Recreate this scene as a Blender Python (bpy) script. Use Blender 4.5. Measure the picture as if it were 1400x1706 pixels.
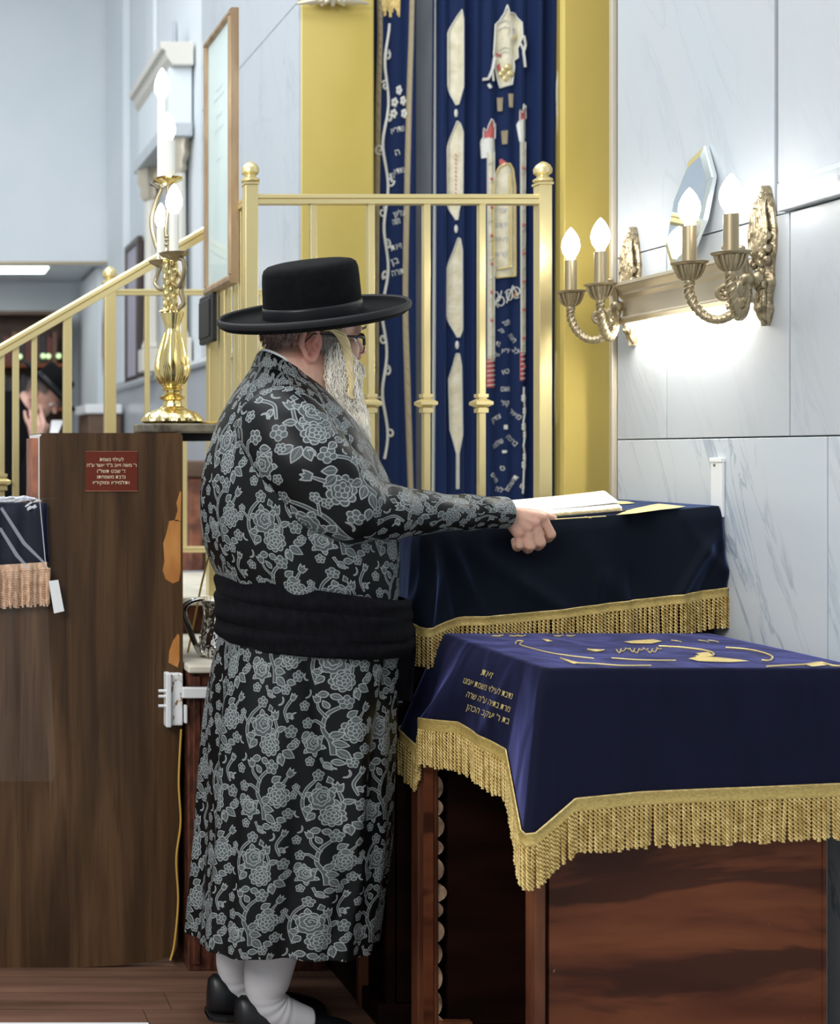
import bpy, bmesh, math, random
import numpy as np
from mathutils import Vector, Matrix, Euler, noise
from mathutils.geometry import tessellate_polygon
random.seed(7)
for o in list(bpy.data.objects): bpy.data.objects.remove(o)
SC = bpy.context.scene
COL = SC.collection
PI = math.pi
# ---------------------------------------------------------------- camera, world, lights, exposure
FPX, CX, CY, CH = 2100.0, -160.0, 755.0, 1.35      # focal length in pixels, principal point, camera height
cam = bpy.data.cameras.new('camera'); camo = bpy.data.objects.new('camera', cam); COL.objects.link(camo)
camo.location = (0, 0, CH); camo.rotation_euler = (PI/2, 0, 0)
cam.sensor_fit = 'AUTO'; cam.sensor_width = 36; cam.lens = FPX/1706*36
cam.shift_x = (700-CX)/1706; cam.shift_y = (CY-853)/1706
cam.clip_start = .05; cam.clip_end = 60
cam.dof.use_dof = True; cam.dof.focus_distance = 2.86; cam.dof.aperture_fstop = 3.4
SC.camera = camo
W = bpy.data.worlds.new('world'); SC.world = W; W.use_nodes = True
bg = W.node_tree.nodes['Background']; bg.inputs[0].default_value = (.88, .95, 1, 1); bg.inputs[1].default_value = .40
def area(name, loc, rot, sx, sy, e, col=(1, .98, .95)):
    l = bpy.data.lights.new(name, 'AREA'); l.shape = 'RECTANGLE'; l.size = sx; l.size_y = sy; l.energy = e; l.color = col
    o = bpy.data.objects.new(name, l); COL.objects.link(o); o.location = loc; o.rotation_euler = rot; return o
area('ceiling_lamp_hall', (-.6, 4.6, 4.9), (0, 0, 0), 2.6, 3.2, 112, (.93, .97, 1))
area('ceiling_lamp_ark', (.9, 2.6, 4.9), (0, 0, 0), 1.6, 1.6, 34, (.93, .97, 1))
area('fill_light_front', (-2.9, -.7, 4.3), (math.radians(50), 0, math.radians(-50)), 2.6, 2.0, 165, (1, .97, .94))  # unseen fill light, added to brighten the figure and fronts from the camera side
SC.view_settings.view_transform = 'Standard'; SC.view_settings.look = 'None'
SC.view_settings.gamma = 1; SC.view_settings.use_curve_mapping = False
SC.view_settings.exposure = 0.5
# ---------------------------------------------------------------- helpers
def P(px, py, Y): return Vector(((px-CX)*Y/FPX, Y, CH-(py-CY)*Y/FPX))
def PZ(px, py, z):
    Y = FPX*(CH-z)/(py-CY); return Vector(((px-CX)*Y/FPX, Y, z))
def PXw(px, X): return X*FPX/(px-CX)               # depth of image column px on a wall at X
OFF = {}
def woff(o):
    return OFF.get(o.name, Vector((0, 0, 0))) if o else Vector((0, 0, 0))
def tag(o, label=None, cat=None, group=None, kind=None):
    if label: o['label'] = label
    if cat: o['category'] = cat
    if group: o['group'] = group
    if kind: o['kind'] = kind
    return o
def thing(name, loc, label, cat, group=None):
    o = bpy.data.objects.new(name, None); COL.objects.link(o); o.location = loc; o.empty_display_size = .05
    OFF[o.name] = Vector(loc); return tag(o, label, cat, group)
def copy_tree(o, loc=None, parent=None):
    c = o.copy(); COL.objects.link(c); c.parent = parent
    if loc is not None: c.location = loc
    OFF[c.name] = Vector(c.location) if parent is None else woff(parent)
    for ch in list(o.children): copy_tree(ch, None, c)
    return c
def catmull(pts, n):
    pts = [np.array(p, float) for p in pts]; out = []
    k = len(pts)
    for i in range(n):
        t = i/(n-1)*(k-1); j = min(int(t), k-2); u = t-j
        p0 = pts[max(j-1, 0)]; p1 = pts[j]; p2 = pts[j+1]; p3 = pts[min(j+2, k-1)]
        out.append(.5*((2*p1)+(p2-p0)*u+(2*p0-5*p1+4*p2-p3)*u*u+(3*p1-p0-3*p2+p3)*u**3))
    return out
class MB:
    def __init__(s): s.v = []; s.f = []; s.uv = {}; s.mi = []; s.cm = 0
    def add(s, vs, fs):
        b = len(s.v); s.v += [tuple(v) for v in vs]
        s.f += [tuple(b+i for i in f) for f in fs]; s.mi += [s.cm]*len(fs); return b
    def box(s, x0, x1, y0, y1, z0, z1):
        s.add([(x, y, z) for z in (z0, z1) for y in (y0, y1) for x in (x0, x1)],
              [(0, 2, 3, 1), (4, 5, 7, 6), (0, 1, 5, 4), (2, 6, 7, 3), (0, 4, 6, 2), (1, 3, 7, 5)]); return s
    def loft(s, rings, cap=True, closed=True):
        n = len(rings[0]); fs = []; vs = [v for r in rings for v in r]
        m = n if closed else n-1
        for i in range(len(rings)-1):
            for j in range(m):
                a = i*n+j; b = i*n+(j+1) % n
                fs.append((a, b, b+n, a+n))
        if cap and closed:
            fs.append(tuple(range(n-1, -1, -1))); fs.append(tuple((len(rings)-1)*n+j for j in range(n)))
        s.base = s.add(vs, fs); return s
    def tube(s, pts, r, n=8, cap=True, flat=None):
        pts = [Vector(p) for p in pts]; rs = r if hasattr(r, '__len__') else [r]*len(pts)
        if len(rs) != len(pts): rs = np.interp(np.linspace(0, 1, len(pts)), np.linspace(0, 1, len(rs)), rs)
        rings = []; up = None
        for i, p in enumerate(pts):
            t = (pts[min(i+1, len(pts)-1)]-pts[max(i-1, 0)])
            t = t.normalized() if t.length > 1e-9 else Vector((0, 0, 1))
            if up is None:
                up = Vector((0, 0, 1)) if abs(t.z) < .9 else Vector((1, 0, 0))
            a = (up-t*up.dot(t)).normalized(); up = a; b = t.cross(a)
            ra = rs[i]; rb = ra*(flat or 1)
            rings.append([p+a*(ra*math.cos(2*PI*k/n))+b*(rb*math.sin(2*PI*k/n)) for k in range(n)])
        s.loft(rings, cap); return s
    def lathe(s, prof, c=(0, 0, 0), n=24, lobes=0, amp=0, axis=None, cap=True):
        c = Vector(c); rings = []
        M = Vector((0, 0, 1)).rotation_difference(Vector(axis)).to_matrix() if axis else None
        for r, z in prof:
            ring = []
            for k in range(n):
                a = 2*PI*k/n; rr = r*(1+amp*math.cos(lobes*a)) if lobes else r
                v = Vector((rr*math.cos(a), rr*math.sin(a), z)); ring.append(c+(M @ v if M else v))
            rings.append(ring)
        s.loft(rings, cap); return s
    def ell(s, c, r, n=20, m=12, M=None):
        c = Vector(c); r = r if hasattr(r, '__len__') else (r, r, r); rings = []
        for i in range(1, m):
            t = PI*i/m; ring = []
            for k in range(n):
                a = 2*PI*k/n
                v = Vector((r[0]*math.sin(t)*math.cos(a), r[1]*math.sin(t)*math.sin(a), -r[2]*math.cos(t)))
                ring.append(c+(M @ v if M else v))
            rings.append(ring)
        s.loft(rings, False); b = s.base
        v0 = Vector((0, 0, -r[2])); v1 = Vector((0, 0, r[2]))
        q = s.add([c+(M @ v0 if M else v0), c+(M @ v1 if M else v1)], [])
        for k in range(n):
            k2 = (k+1) % n; last = b+(m-2)*n
            s.f.append((q, b+k2, b+k)); s.f.append((q+1, last+k, last+k2)); s.mi += [s.cm]*2
        return s
    def prism(s, poly, o, ux, uy, d, back=True):
        """poly: 2D points; extruded along d"""
        o = Vector(o); ux = Vector(ux); uy = Vector(uy); d = Vector(d)
        n = len(poly); A = [o+ux*p[0]+uy*p[1] for p in poly]; B = [a+d for a in A]
        fs = [tuple(reversed(range(n))), tuple(range(n, 2*n))]+[(i, (i+1) % n, n+(i+1) % n, n+i) for i in range(n)]
        s.add(A+B, fs); return s
    def build(s, name, m, parent=None, smooth=False, bevel=0, label=None, kind=None, sub=0):
        off = woff(parent); me = bpy.data.meshes.new(name)
        me.from_pydata([tuple(Vector(v)-off) for v in s.v], [], s.f); 
        for mm in (m if isinstance(m, (list, tuple)) else [m]): me.materials.append(mm)
        if isinstance(m, (list, tuple)): me.polygons.foreach_set('material_index', s.mi)
        o = bpy.data.objects.new(name, me); COL.objects.link(o); o.parent = parent; OFF[o.name] = off
        bm = bmesh.new(); bm.from_mesh(me); bmesh.ops.recalc_face_normals(bm, faces=bm.faces); bm.to_mesh(me); bm.free()
        if smooth:
            me.polygons.foreach_set('use_smooth', [True]*len(me.polygons))
            if smooth != 'all': me.set_sharp_from_angle(angle=math.radians(42))
        if bevel:
            b = o.modifiers.new('bevel', 'BEVEL'); b.width = bevel; b.segments = 2; b.limit_method = 'ANGLE'
        if sub:
            b = o.modifiers.new('sub', 'SUBSURF'); b.levels = sub; b.render_levels = sub
        if label: o['label'] = label
        if kind: o['kind'] = kind
        return o
def BOX(*a): return MB().box(*a)
def struct(o): o['kind'] = 'structure'; return o
# ---------------------------------------------------------------- materials
def mat(name, col, rough=.5, metal=0, spec=.5, **k):
    m = bpy.data.materials.new(name); m.use_nodes = True; b = m.node_tree.nodes['Principled BSDF']
    b.inputs['Base Color'].default_value = (*col, 1); b.inputs['Roughness'].default_value = rough
    b.inputs['Metallic'].default_value = metal; b.inputs['Specular IOR Level'].default_value = spec
    for kk, vv in k.items(): b.inputs[kk.replace('_', ' ')].default_value = vv
    return m
def N(m, t, **k):
    n = m.node_tree.nodes.new(t)
    for kk, vv in k.items():
        if kk in n.inputs: n.inputs[kk].default_value = vv
        else: setattr(n, kk, vv)
    return n
def L(m, a, b): m.node_tree.links.new(a, b)
def noisecol(m, c1, c2, scale=(5, 5, 5), detail=4, lo=.35, hi=.65, bump=0, dist=0, nscale=1, extra=None, rough=None):
    nt = m.node_tree; b = nt.nodes['Principled BSDF']
    tc = N(m, 'ShaderNodeTexCoord'); mp = N(m, 'ShaderNodeMapping'); mp.inputs['Scale'].default_value = scale
    L(m, tc.outputs['Object'], mp.inputs[0])
    no = N(m, 'ShaderNodeTexNoise', Scale=nscale, Detail=detail, Distortion=dist); L(m, mp.outputs[0], no.inputs['Vector'])
    r = N(m, 'ShaderNodeValToRGB'); r.color_ramp.elements[0].position = lo; r.color_ramp.elements[1].position = hi
    r.color_ramp.elements[0].color = (*c1, 1); r.color_ramp.elements[1].color = (*c2, 1)
    L(m, no.outputs[0], r.inputs[0]); src = r.outputs[0]
    if extra:
        for (c3, sc3, l3, h3, amt, dd) in extra:
            mp2 = N(m, 'ShaderNodeMapping'); mp2.inputs['Scale'].default_value = sc3; L(m, tc.outputs['Object'], mp2.inputs[0])
            n2 = N(m, 'ShaderNodeTexNoise', Scale=1, Detail=5, Distortion=dd); L(m, mp2.outputs[0], n2.inputs['Vector'])
            mr = N(m, 'ShaderNodeMapRange'); mr.inputs[1].default_value = l3; mr.inputs[2].default_value = h3; mr.inputs[4].default_value = amt
            L(m, n2.outputs[0], mr.inputs[0])
            mx = N(m, 'ShaderNodeMixRGB'); mx.inputs[2].default_value = (*c3, 1); L(m, mr.outputs[0], mx.inputs[0]); L(m, src, mx.inputs[1]); src = mx.outputs[0]
    L(m, src, b.inputs['Base Color'])
    if bump:
        bn = N(m, 'ShaderNodeBump', Strength=bump, Distance=.01); L(m, no.outputs[0], bn.inputs['Height']); L(m, bn.outputs[0], b.inputs['Normal'])
    return m
def marble(name, base, vein, amt=.5, scale=(3, 3, 1.2), tint=(.6, .62, .64)):
    m = mat(name, base, .28); b = m.node_tree.nodes['Principled BSDF']
    tc = N(m, 'ShaderNodeTexCoord'); mp = N(m, 'ShaderNodeMapping'); mp.inputs['Scale'].default_value = scale; mp0 = N(m, 'ShaderNodeMapping'); mp0.inputs['Rotation'].default_value = (.42, 0, 0)
    oi = N(m, 'ShaderNodeObjectInfo'); ad = N(m, 'ShaderNodeVectorMath', operation='ADD')
    L(m, tc.outputs['Object'], ad.inputs[0]); L(m, oi.outputs['Random'], ad.inputs[1]); L(m, ad.outputs[0], mp0.inputs[0]); L(m, mp0.outputs[0], mp.inputs[0])
    n1 = N(m, 'ShaderNodeTexNoise', Scale=1.6, Detail=8, Distortion=1.2, Roughness=.62); L(m, mp.outputs[0], n1.inputs['Vector'])
    mth = N(m, 'ShaderNodeMath', operation='SUBTRACT'); mth.inputs[1].default_value = .5; L(m, n1.outputs[0], mth.inputs[0])
    ab = N(m, 'ShaderNodeMath', operation='ABSOLUTE'); L(m, mth.outputs[0], ab.inputs[0])
    mr = N(m, 'ShaderNodeMapRange'); mr.inputs[1].default_value = 0; mr.inputs[2].default_value = .035; mr.inputs[3].default_value = amt; mr.inputs[4].default_value = 0
    L(m, ab.outputs[0], mr.inputs[0])
    n3 = N(m, 'ShaderNodeTexNoise', Scale=1.1, Detail=3); L(m, mp.outputs[0], n3.inputs['Vector'])
    mr3 = N(m, 'ShaderNodeMapRange'); mr3.inputs[1].default_value = .42; mr3.inputs[2].default_value = .66; L(m, n3.outputs[0], mr3.inputs[0])
    mu = N(m, 'ShaderNodeMath', operation='MULTIPLY'); L(m, mr.outputs[0], mu.inputs[0]); L(m, mr3.outputs[0], mu.inputs[1])
    n2 = N(m, 'ShaderNodeTexNoise', Scale=.9, Detail=4); L(m, mp.outputs[0], n2.inputs['Vector'])
    c0 = N(m, 'ShaderNodeMixRGB'); c0.inputs[1].default_value = (*base, 1); c0.inputs[2].default_value = (*tint, 1); L(m, n2.outputs[0], c0.inputs[0])
    c1 = N(m, 'ShaderNodeMixRGB'); c1.inputs[2].default_value = (*vein, 1); L(m, mu.outputs[0], c1.inputs[0]); L(m, c0.outputs[0], c1.inputs[1])
    L(m, c1.outputs[0], b.inputs['Base Color']); return m
def emit(name, col, st):
    m = mat(name, (.9, .9, .9), .4); b = m.node_tree.nodes['Principled BSDF']
    b.inputs['Emission Color'].default_value = (*col, 1); b.inputs['Emission Strength'].default_value = st; return m
M = {}
M['marble'] = marble('white_marble', (.43, .48, .53), (.34, .38, .42), .5, (5, 5, .9), (.49, .50, .505))
M['marble_low'] = marble('veined_marble', (.50, .57, .63), (.20, .26, .33), .95, (9, 9, 1.1), (.56, .57, .58))
M['marble_left'] = marble('grey_marble', (.46, .51, .56), (.33, .37, .41), .5, (3, 3, 1), (.50, .52, .54))
M['joint'] = mat('joint_mortar', (.42, .42, .40), .8)
M['plaster'] = noisecol(mat('white_plaster', (.68, .73, .77), .7), (.66, .72, .76), (.71, .75, .79), (1.5, 1.5, 1.5))
M['trimstone'] = mat('cream_stone', (.66, .64, .58), .6)
M['goldwall'] = noisecol(mat('gold_paint', (.62, .50, .16), .42, .2), (.56, .43, .10), (.64, .50, .15), (3, 3, 1.2), bump=.02)
M['brass'] = mat('satin_brass', (.72, .60, .30), .34, .6)
M['brassdull'] = mat('antique_brass', (.40, .33, .21), .40, .8)
M['castbrass'] = noisecol(mat('cast_brass', (.40, .33, .21), .38, .8), (.22, .175, .11), (.48, .40, .26), (60, 60, 60), 2, .36, .6, bump=.45)
M['binding'] = mat('rim_highlight_binding', (.008, .008, .010), .65, 0, .3)  # lighter than the felt, so the brim's rim highlight sits in the colour
M['goldbright'] = mat('polished_gold', (.86, .70, .32), .20, 1)
M['silver'] = mat('polished_silver', (.75, .74, .72), .14, 1)
M['silvergold'] = mat('champagne_metal', (.62, .56, .45), .38, .6)
M['velvet'] = mat('navy_velvet', (.0024, .0034, .015), .8, 0, .15, Sheen_Weight=1.0, Sheen_Roughness=.36, Sheen_Tint=(.34, .36, 1, 1))
M['velvet_teal'] = mat('midnight_velvet', (.0014, .0034, .0085), .8, 0, .15, Sheen_Weight=.95, Sheen_Roughness=.36, Sheen_Tint=(.22, .34, .80, 1))
M['curtain'] = mat('royal_blue_velvet', (.007, .019, .075), .75, 0, .2, Sheen_Weight=.35, Sheen_Roughness=.3, Sheen_Tint=(.25, .4, .9, 1))
M['fringe'] = noisecol(mat('gold_fringe', (.55, .38, .10), .42, .2), (.52, .36, .11), (.80, .62, .26), (70, 70, 70))
M['peach'] = noisecol(mat('peach_fringe', (.62, .40, .26), .6), (.50, .30, .18), (.74, .52, .36), (120, 120, 60))
M['thread'] = mat('gold_thread', (.78, .62, .26), .35, .3)
M['silverthread'] = mat('silver_thread', (.66, .66, .62), .5, .1)
M['cream'] = noisecol(mat('cream_satin', (.68, .62, .45), .5), (.60, .55, .38), (.76, .71, .56), (25, 25, 25))
M['red'] = mat('red_thread', (.50, .10, .10), .6)
M['teal'] = mat('teal_thread', (.1, .35, .5), .6)
M['brownthread'] = mat('brown_gold_thread', (.36, .30, .19), .5)
M['laminate'] = noisecol(mat('walnut_laminate', (.1, .06, .03), .42, 0, .22), (.040, .020, .009), (.130, .070, .032), (19, 19, 1.1), 8, .30, .70, dist=1.1,
                         extra=[((.030, .016, .009), (6, 6, .8), .46, .68, .75, .8), ((.022, .012, .007), (90, 90, 3.5), .56, .70, .5, .2)])
M['chip'] = noisecol(mat('raw_orange_wood', (.55, .22, .05), .6), (.42, .15, .03), (.60, .27, .07), (20, 20, 8))
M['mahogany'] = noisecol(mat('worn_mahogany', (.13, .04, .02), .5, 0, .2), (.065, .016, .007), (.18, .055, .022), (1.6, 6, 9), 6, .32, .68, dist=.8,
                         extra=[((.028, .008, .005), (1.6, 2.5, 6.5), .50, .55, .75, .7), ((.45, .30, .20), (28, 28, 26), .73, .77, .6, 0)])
M['mahoganyshade'] = noisecol(mat('shaded_mahogany', (.05, .015, .01), .6, 0, .1), (.006, .002, .0015), (.018, .005, .003), (3, 3, 14), 5)  # mahogany taken near black: shade of the open interiors put into the colour
M['mahoganyedge'] = noisecol(mat('mahogany_edge', (.16, .06, .03), .5, 0, .25), (.06, .017, .008), (.17, .06, .026), (14, 14, 3), 5)
M['chipwood'] = noisecol(mat('splintered_wood', (.3, .18, .1), .7), (.10, .05, .03), (.42, .28, .18), (40, 40, 25))
M['redgranite'] = noisecol(mat('red_speckled_panel', (.16, .05, .03), .4, 0, .3), (.035, .014, .009), (.13, .042, .024), (60, 60, 22), 4)
M['beige'] = noisecol(mat('beige_stone', (.55, .52, .44), .5), (.64, .60, .50), (.78, .74, .63), (14, 14, 14))
M['floor'] = noisecol(mat('floor_wood', (.16, .08, .05), .45), (.085, .042, .026), (.20, .105, .07), (2, 26, 26), 5, .3, .7)
M['plaque'] = mat('red_plaque', (.125, .020, .009), .35, 0, .25)
M['plaquetext'] = mat('plaque_lettering', (.80, .68, .45), .5)
M['white'] = mat('white_paint', (.78, .79, .80), .45)
M['whiterust'] = noisecol(mat('chipped_white_paint', (.78, .79, .80), .45), (.80, .81, .82), (.28, .15, .05), (75, 75, 40), 3, .57, .62)
M['paper'] = mat('paper', (.86, .84, .80), .7)
M['pageedge'] = noisecol(mat('page_edges', (.8, .74, .6), .7), (.62, .52, .34), (.88, .85, .78), (90, 90, 40), 3, .4, .6)
M['black'] = mat('black_plastic', (.015, .016, .018), .4)
M['felt'] = noisecol(mat('black_felt', (.010, .010, .012), .85, 0, .12), (.0025, .0028, .0034), (.0045, .005, .006), (60, 60, 60), bump=.05)
M['wool'] = noisecol(mat('black_wool', (.010, .010, .014), .9, 0, .12), (.0025, .0025, .004), (.005, .005, .0075), (90, 90, 40), bump=.08)
M['leather'] = mat('black_leather', (.006, .007, .009), .38, 0, .35)
M['stocking'] = mat('white_stocking', (.52, .52, .54), .85)
M['shirt'] = mat('white_cotton', (.80, .81, .83), .8)
M['frame'] = noisecol(mat('bronze_frame', (.38, .26, .15), .42, .3), (.32, .21, .12), (.46, .33, .20), (30, 30, 6))
M['framedark'] = mat('dark_frame', (.06, .04, .035), .4)
M['glassprint'] = mat('pale_print', (.62, .70, .68), .6)
M['lilac'] = mat('lilac_print', (.42, .40, .48), .6)
M['castgold'] = noisecol(mat('cast_gold', (.86, .70, .32), .22, 1), (.60, .46, .18), (.92, .77, .38), (80, 80, 45), 2, .36, .56, bump=.35)
M['hammered'] = noisecol(mat('hammered_silver', (.75, .74, .72), .12, 1), (.74, .73, .71), (.78, .77, .75), (75, 75, 75), 1, .3, .7, bump=.5)
M['bulb'] = emit('lit_bulb', (1, .97, .93), 13)
M['strip'] = emit('under_shelf_lamp', (1, .96, .88), 60)
M['bulb2'] = emit('lit_candle_bulb', (.95, 1, 1), 8)
M['fluor'] = emit('fluorescent', (.95, 1, .97), 4)
M['greenlight'] = emit('green_lamp', (.35, .7, .1), .8)
M['ivory'] = mat('ivory_sleeve', (.80, .80, .74), .4)
M['greycloth'] = noisecol(mat('grey_stone', (.34, .36, .41), .6), (.30, .32, .38), (.40, .42, .47), (12, 12, 3))
M['mirror'] = mat('mirror_glass', (.80, .86, .92), .04, 1)
M['mirroredge'] = mat('mirror_bevel', (.80, .86, .84), .12, .9)
M['cord'] = mat('yellow_cord', (.55, .33, .06), .5)
M['slab'] = noisecol(mat('mottled_slab', (.13, .11, .08), .4), (.06, .05, .04), (.22, .20, .14), (25, 25, 25))
M['whitehair'] = mat('white_hair', (.90, .87, .80), .6)
M['blond'] = mat('blond_hair', (.74, .60, .32), .5)
M['greyhair'] = mat('grey_hair', (.30, .28, .26), .6)
M['bookred'] = mat('oxblood_cloth', (.10, .022, .016), .6)
M['bookdark'] = mat('black_cloth', (.02, .016, .018), .6)
M['bookbrown'] = mat('brown_cloth', (.12, .06, .04), .6)
M['wooddark'] = noisecol(mat('walnut_shelf', (.11, .065, .045), .5), (.08, .045, .032), (.15, .09, .06), (3, 3, 12))
M['terracotta'] = noisecol(mat('red_wood', (.30, .10, .05), .5), (.16, .06, .04), (.40, .15, .08), (14, 14, 14))
M['creamhair'] = mat('cream_hair', (.84, .77, .60), .6)
def glassmat(name, col, rough, trans, a):
    m = mat(name, col, rough); b = m.node_tree.nodes['Principled BSDF']
    b.inputs['Transmission Weight'].default_value = trans; b.inputs['Alpha'].default_value = a; b.inputs['IOR'].default_value = 1.45; return m
M['lens'] = glassmat('spectacle_lens', (.9, .9, .9), .02, 0, .12)
M['plastic'] = glassmat('clear_plastic', (.85, .88, .95), .12, 0, .02)
M['plasticfold'] = glassmat('folded_plastic', (.70, .74, .85), .2, 0, .22)
M['plasticedge'] = glassmat('crumpled_plastic', (.85, .88, .95), .1, 0, .55)
M['glass'] = glassmat('picture_glass', (.8, .9, .88), .03, 0, .22)
# ---------------------------------------------------------------- flat lettering
_tc = {}
def text2d(s, rtl=True):
    """triangulated outline of a line of writing, height about 1, centred on x"""
    if s in _tc: return _tc[s]
    c = bpy.data.curves.new('t', 'FONT'); c.body = s[::-1] if rtl else s; c.align_x = 'CENTER'; c.size = 1; c.resolution_u = 2
    o = bpy.data.objects.new('t', c); COL.objects.link(o)
    bpy.context.view_layer.update()
    dg = bpy.context.evaluated_depsgraph_get(); me = bpy.data.meshes.new_from_object(o.evaluated_get(dg))
    vs = [(v.co.x, v.co.y) for v in me.vertices]; fs = [tuple(p.vertices) for p in me.polygons]
    bpy.data.objects.remove(o); bpy.data.curves.remove(c); bpy.data.meshes.remove(me)
    _tc[s] = (vs, fs); return vs, fs
def lettering(mb, s, fn, w=None, h=1.0, rot=0, c=(0, 0)):
    vs, fs = text2d(s)
    if not vs: return
    x0 = min(v[0] for v in vs); x1 = max(v[0] for v in vs); sc = h
    sx = (w/(x1-x0)) if w else sc
    cr, sr = math.cos(rot), math.sin(rot); out = []
    for x, y in vs:
        x = (x-(x0+x1)/2)*sx; y = (y-.33)*sc
        out.append(fn(c[0]+x*cr-y*sr, c[1]+x*sr+y*cr))
    mb.add(out, fs)
def fillpoly(mb, poly, fn, maxlen=8.0):
    """filled 2D outline, cut small, mapped by fn onto a surface"""
    tris = tessellate_polygon([[Vector((p[0], p[1], 0)) for p in poly]])
    bm = bmesh.new(); vs = [bm.verts.new((p[0], p[1], 0)) for p in poly]
    for t in tris:
        try: bm.faces.new([vs[i] for i in t])
        except ValueError: pass
    for _ in range(7):
        es = [e for e in bm.edges if e.calc_length() > maxlen]
        if not es: break
        bmesh.ops.subdivide_edges(bm, edges=es, cuts=1); bmesh.ops.triangulate(bm, faces=bm.faces[:])
    bm.verts.index_update()
    mb.add([fn(v.co.x, v.co.y) for v in bm.verts], [tuple(v.index for v in f.verts) for f in bm.faces]); bm.free()
def strand(mb, p, L_, r, lean=Vector((0, 0, 0)), turns=None, curve=0, seg=None):
    """one bullion loop: two plies twisted together, hanging from p"""
    turns = turns or L_/.0155; seg = seg or max(14, int(turns*6.5)); n = 5
    for ply in (0, PI):
        rings = []
        for i in range(seg+1):
            t = i/seg; a = 2*PI*turns*t+ply
            rr = r*.60*(1 if t < .95 else .5)
            c = p+lean*(t*L_)+Vector((rr*math.cos(a), rr*math.sin(a), -L_*t*(1-.5*lean.length**2)))
            rad = r*.52
            rings.append([c+Vector((rad*math.cos(2*PI*k/n), rad*math.sin(2*PI*k/n), 0)) for k in range(n)])
        mb.loft(rings, False)

def nap(m, sc, st):
    """brushed velvet pile: broad soft relief that catches light unevenly"""
    b = m.node_tree.nodes['Principled BSDF']; tc = N(m, 'ShaderNodeTexCoord'); mp = N(m, 'ShaderNodeMapping'); mp.inputs['Scale'].default_value = sc; mp.inputs['Rotation'].default_value = (0, .6, 0)
    no = N(m, 'ShaderNodeTexNoise', Scale=1, Detail=1, Distortion=.6); L(m, tc.outputs['Object'], mp.inputs[0]); L(m, mp.outputs[0], no.inputs['Vector'])
    bn = N(m, 'ShaderNodeBump', Strength=st, Distance=.05); L(m, no.outputs[0], bn.inputs['Height']); L(m, bn.outputs[0], b.inputs['Normal'])
    mr = N(m, 'ShaderNodeMapRange'); mr.inputs[1].default_value = .35; mr.inputs[2].default_value = .7; mr.inputs[3].default_value = .55; mr.inputs[4].default_value = 1.0; L(m, no.outputs[0], mr.inputs[0]); L(m, mr.outputs[0], b.inputs['Sheen Weight'])
nap(M['velvet'], (11, 11, 4), .16); nap(M['velvet_teal'], (9, 9, 3), .26)
# ================================================================ SETTING
fl = struct(BOX(-3.2, 2.7, .8, 10.2, -.06, -.012).build('floor', M['joint']))
k = 0
for i in range(34):
    y0 = 2.30+i*.095; x = -1.3-(i*37 % 11)*.08
    while x < 1.95:
        ln = 1.05+((i*13+k*7) % 5)*.13; k += 1
        BOX(x+.001, min(x+ln, 1.95)-.001, y0+.0012, y0+.0938, -.012, 0).build('plank', M['floor'], fl); x += ln
struct(BOX(-3.2, 2.7, .8, 8.7, 5.2, 5.3).build('ceiling', M['plaster']))
tr = struct(MB().box(-.55, .578, 2.92, 2.981, .0, .004).build('trim_1', M['white'], bevel=.001))
# right marble wall, slab by slab
wr = struct(BOX(1.941, 2.08, 1.2, 3.392, 0, 5.2).build('wall_right', M['joint']))
def slab(y0, y1, z0, z1, m, x=1.92, g=.0014, par=wr):
    return BOX(x, 1.943, y0+g, y1-g, z0+g, z1-g).build('marble_slab', M[m], par, bevel=.0015)
cuts_low = [1.2, 1.95, 2.62, 3.392]
for a, b in zip(cuts_low, cuts_low[1:]): slab(a, b, .70, 1.386, 'marble_low'); slab(a, b, 0, .70, 'marble_low')
cuts_mid = [1.2, 1.9, PXw(1316, 1.92), PXw(1111, 1.92), 3.392]
for a, b in zip(cuts_mid, cuts_mid[1:]): slab(a, b, 1.386, 1.873, 'marble')
yb = PXw(1291, 1.92); ya = PXw(1305.5, 1.92)
slab(yb, 3.392, 1.873, 3.5, 'marble'); slab(ya, yb, 1.945, 3.5, 'marble', 1.926); slab(1.2, ya, 1.945, 3.5, 'marble'); slab(1.2, 3.392, 3.5, 5.2, 'marble')
slab(ya, yb, 1.873, 1.945, 'marble', 1.924)
band = MB(); band.prism([(1.941, 1.8745), (1.899, 1.8745), (1.899, 1.930), (1.906, 1.944), (1.941, 1.948)], (0, 1.2, 0), (1, 0, 0), (0, 0, 1), (0, PXw(1299, 1.905)-1.2, 0))
bo = struct(band.build('trim_2', M['marble'], None, bevel=.003))
lt = MB()
for j, ch in enumerate('83'):
    lettering(lt, ch, lambda u, v: Vector((1.8985, PXw(1398, 1.899)-u, 1.908+v)), h=.018, c=(j*.012, 0))
lt.build('carved_mark', M['greycloth'], bo, label='small grey carved mark on the stone band')
struct(BOX(1.907, 1.941, 3.394, 3.41, .91, 5.2).build('trim_3', M['silvergold'], bevel=.003))
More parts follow.
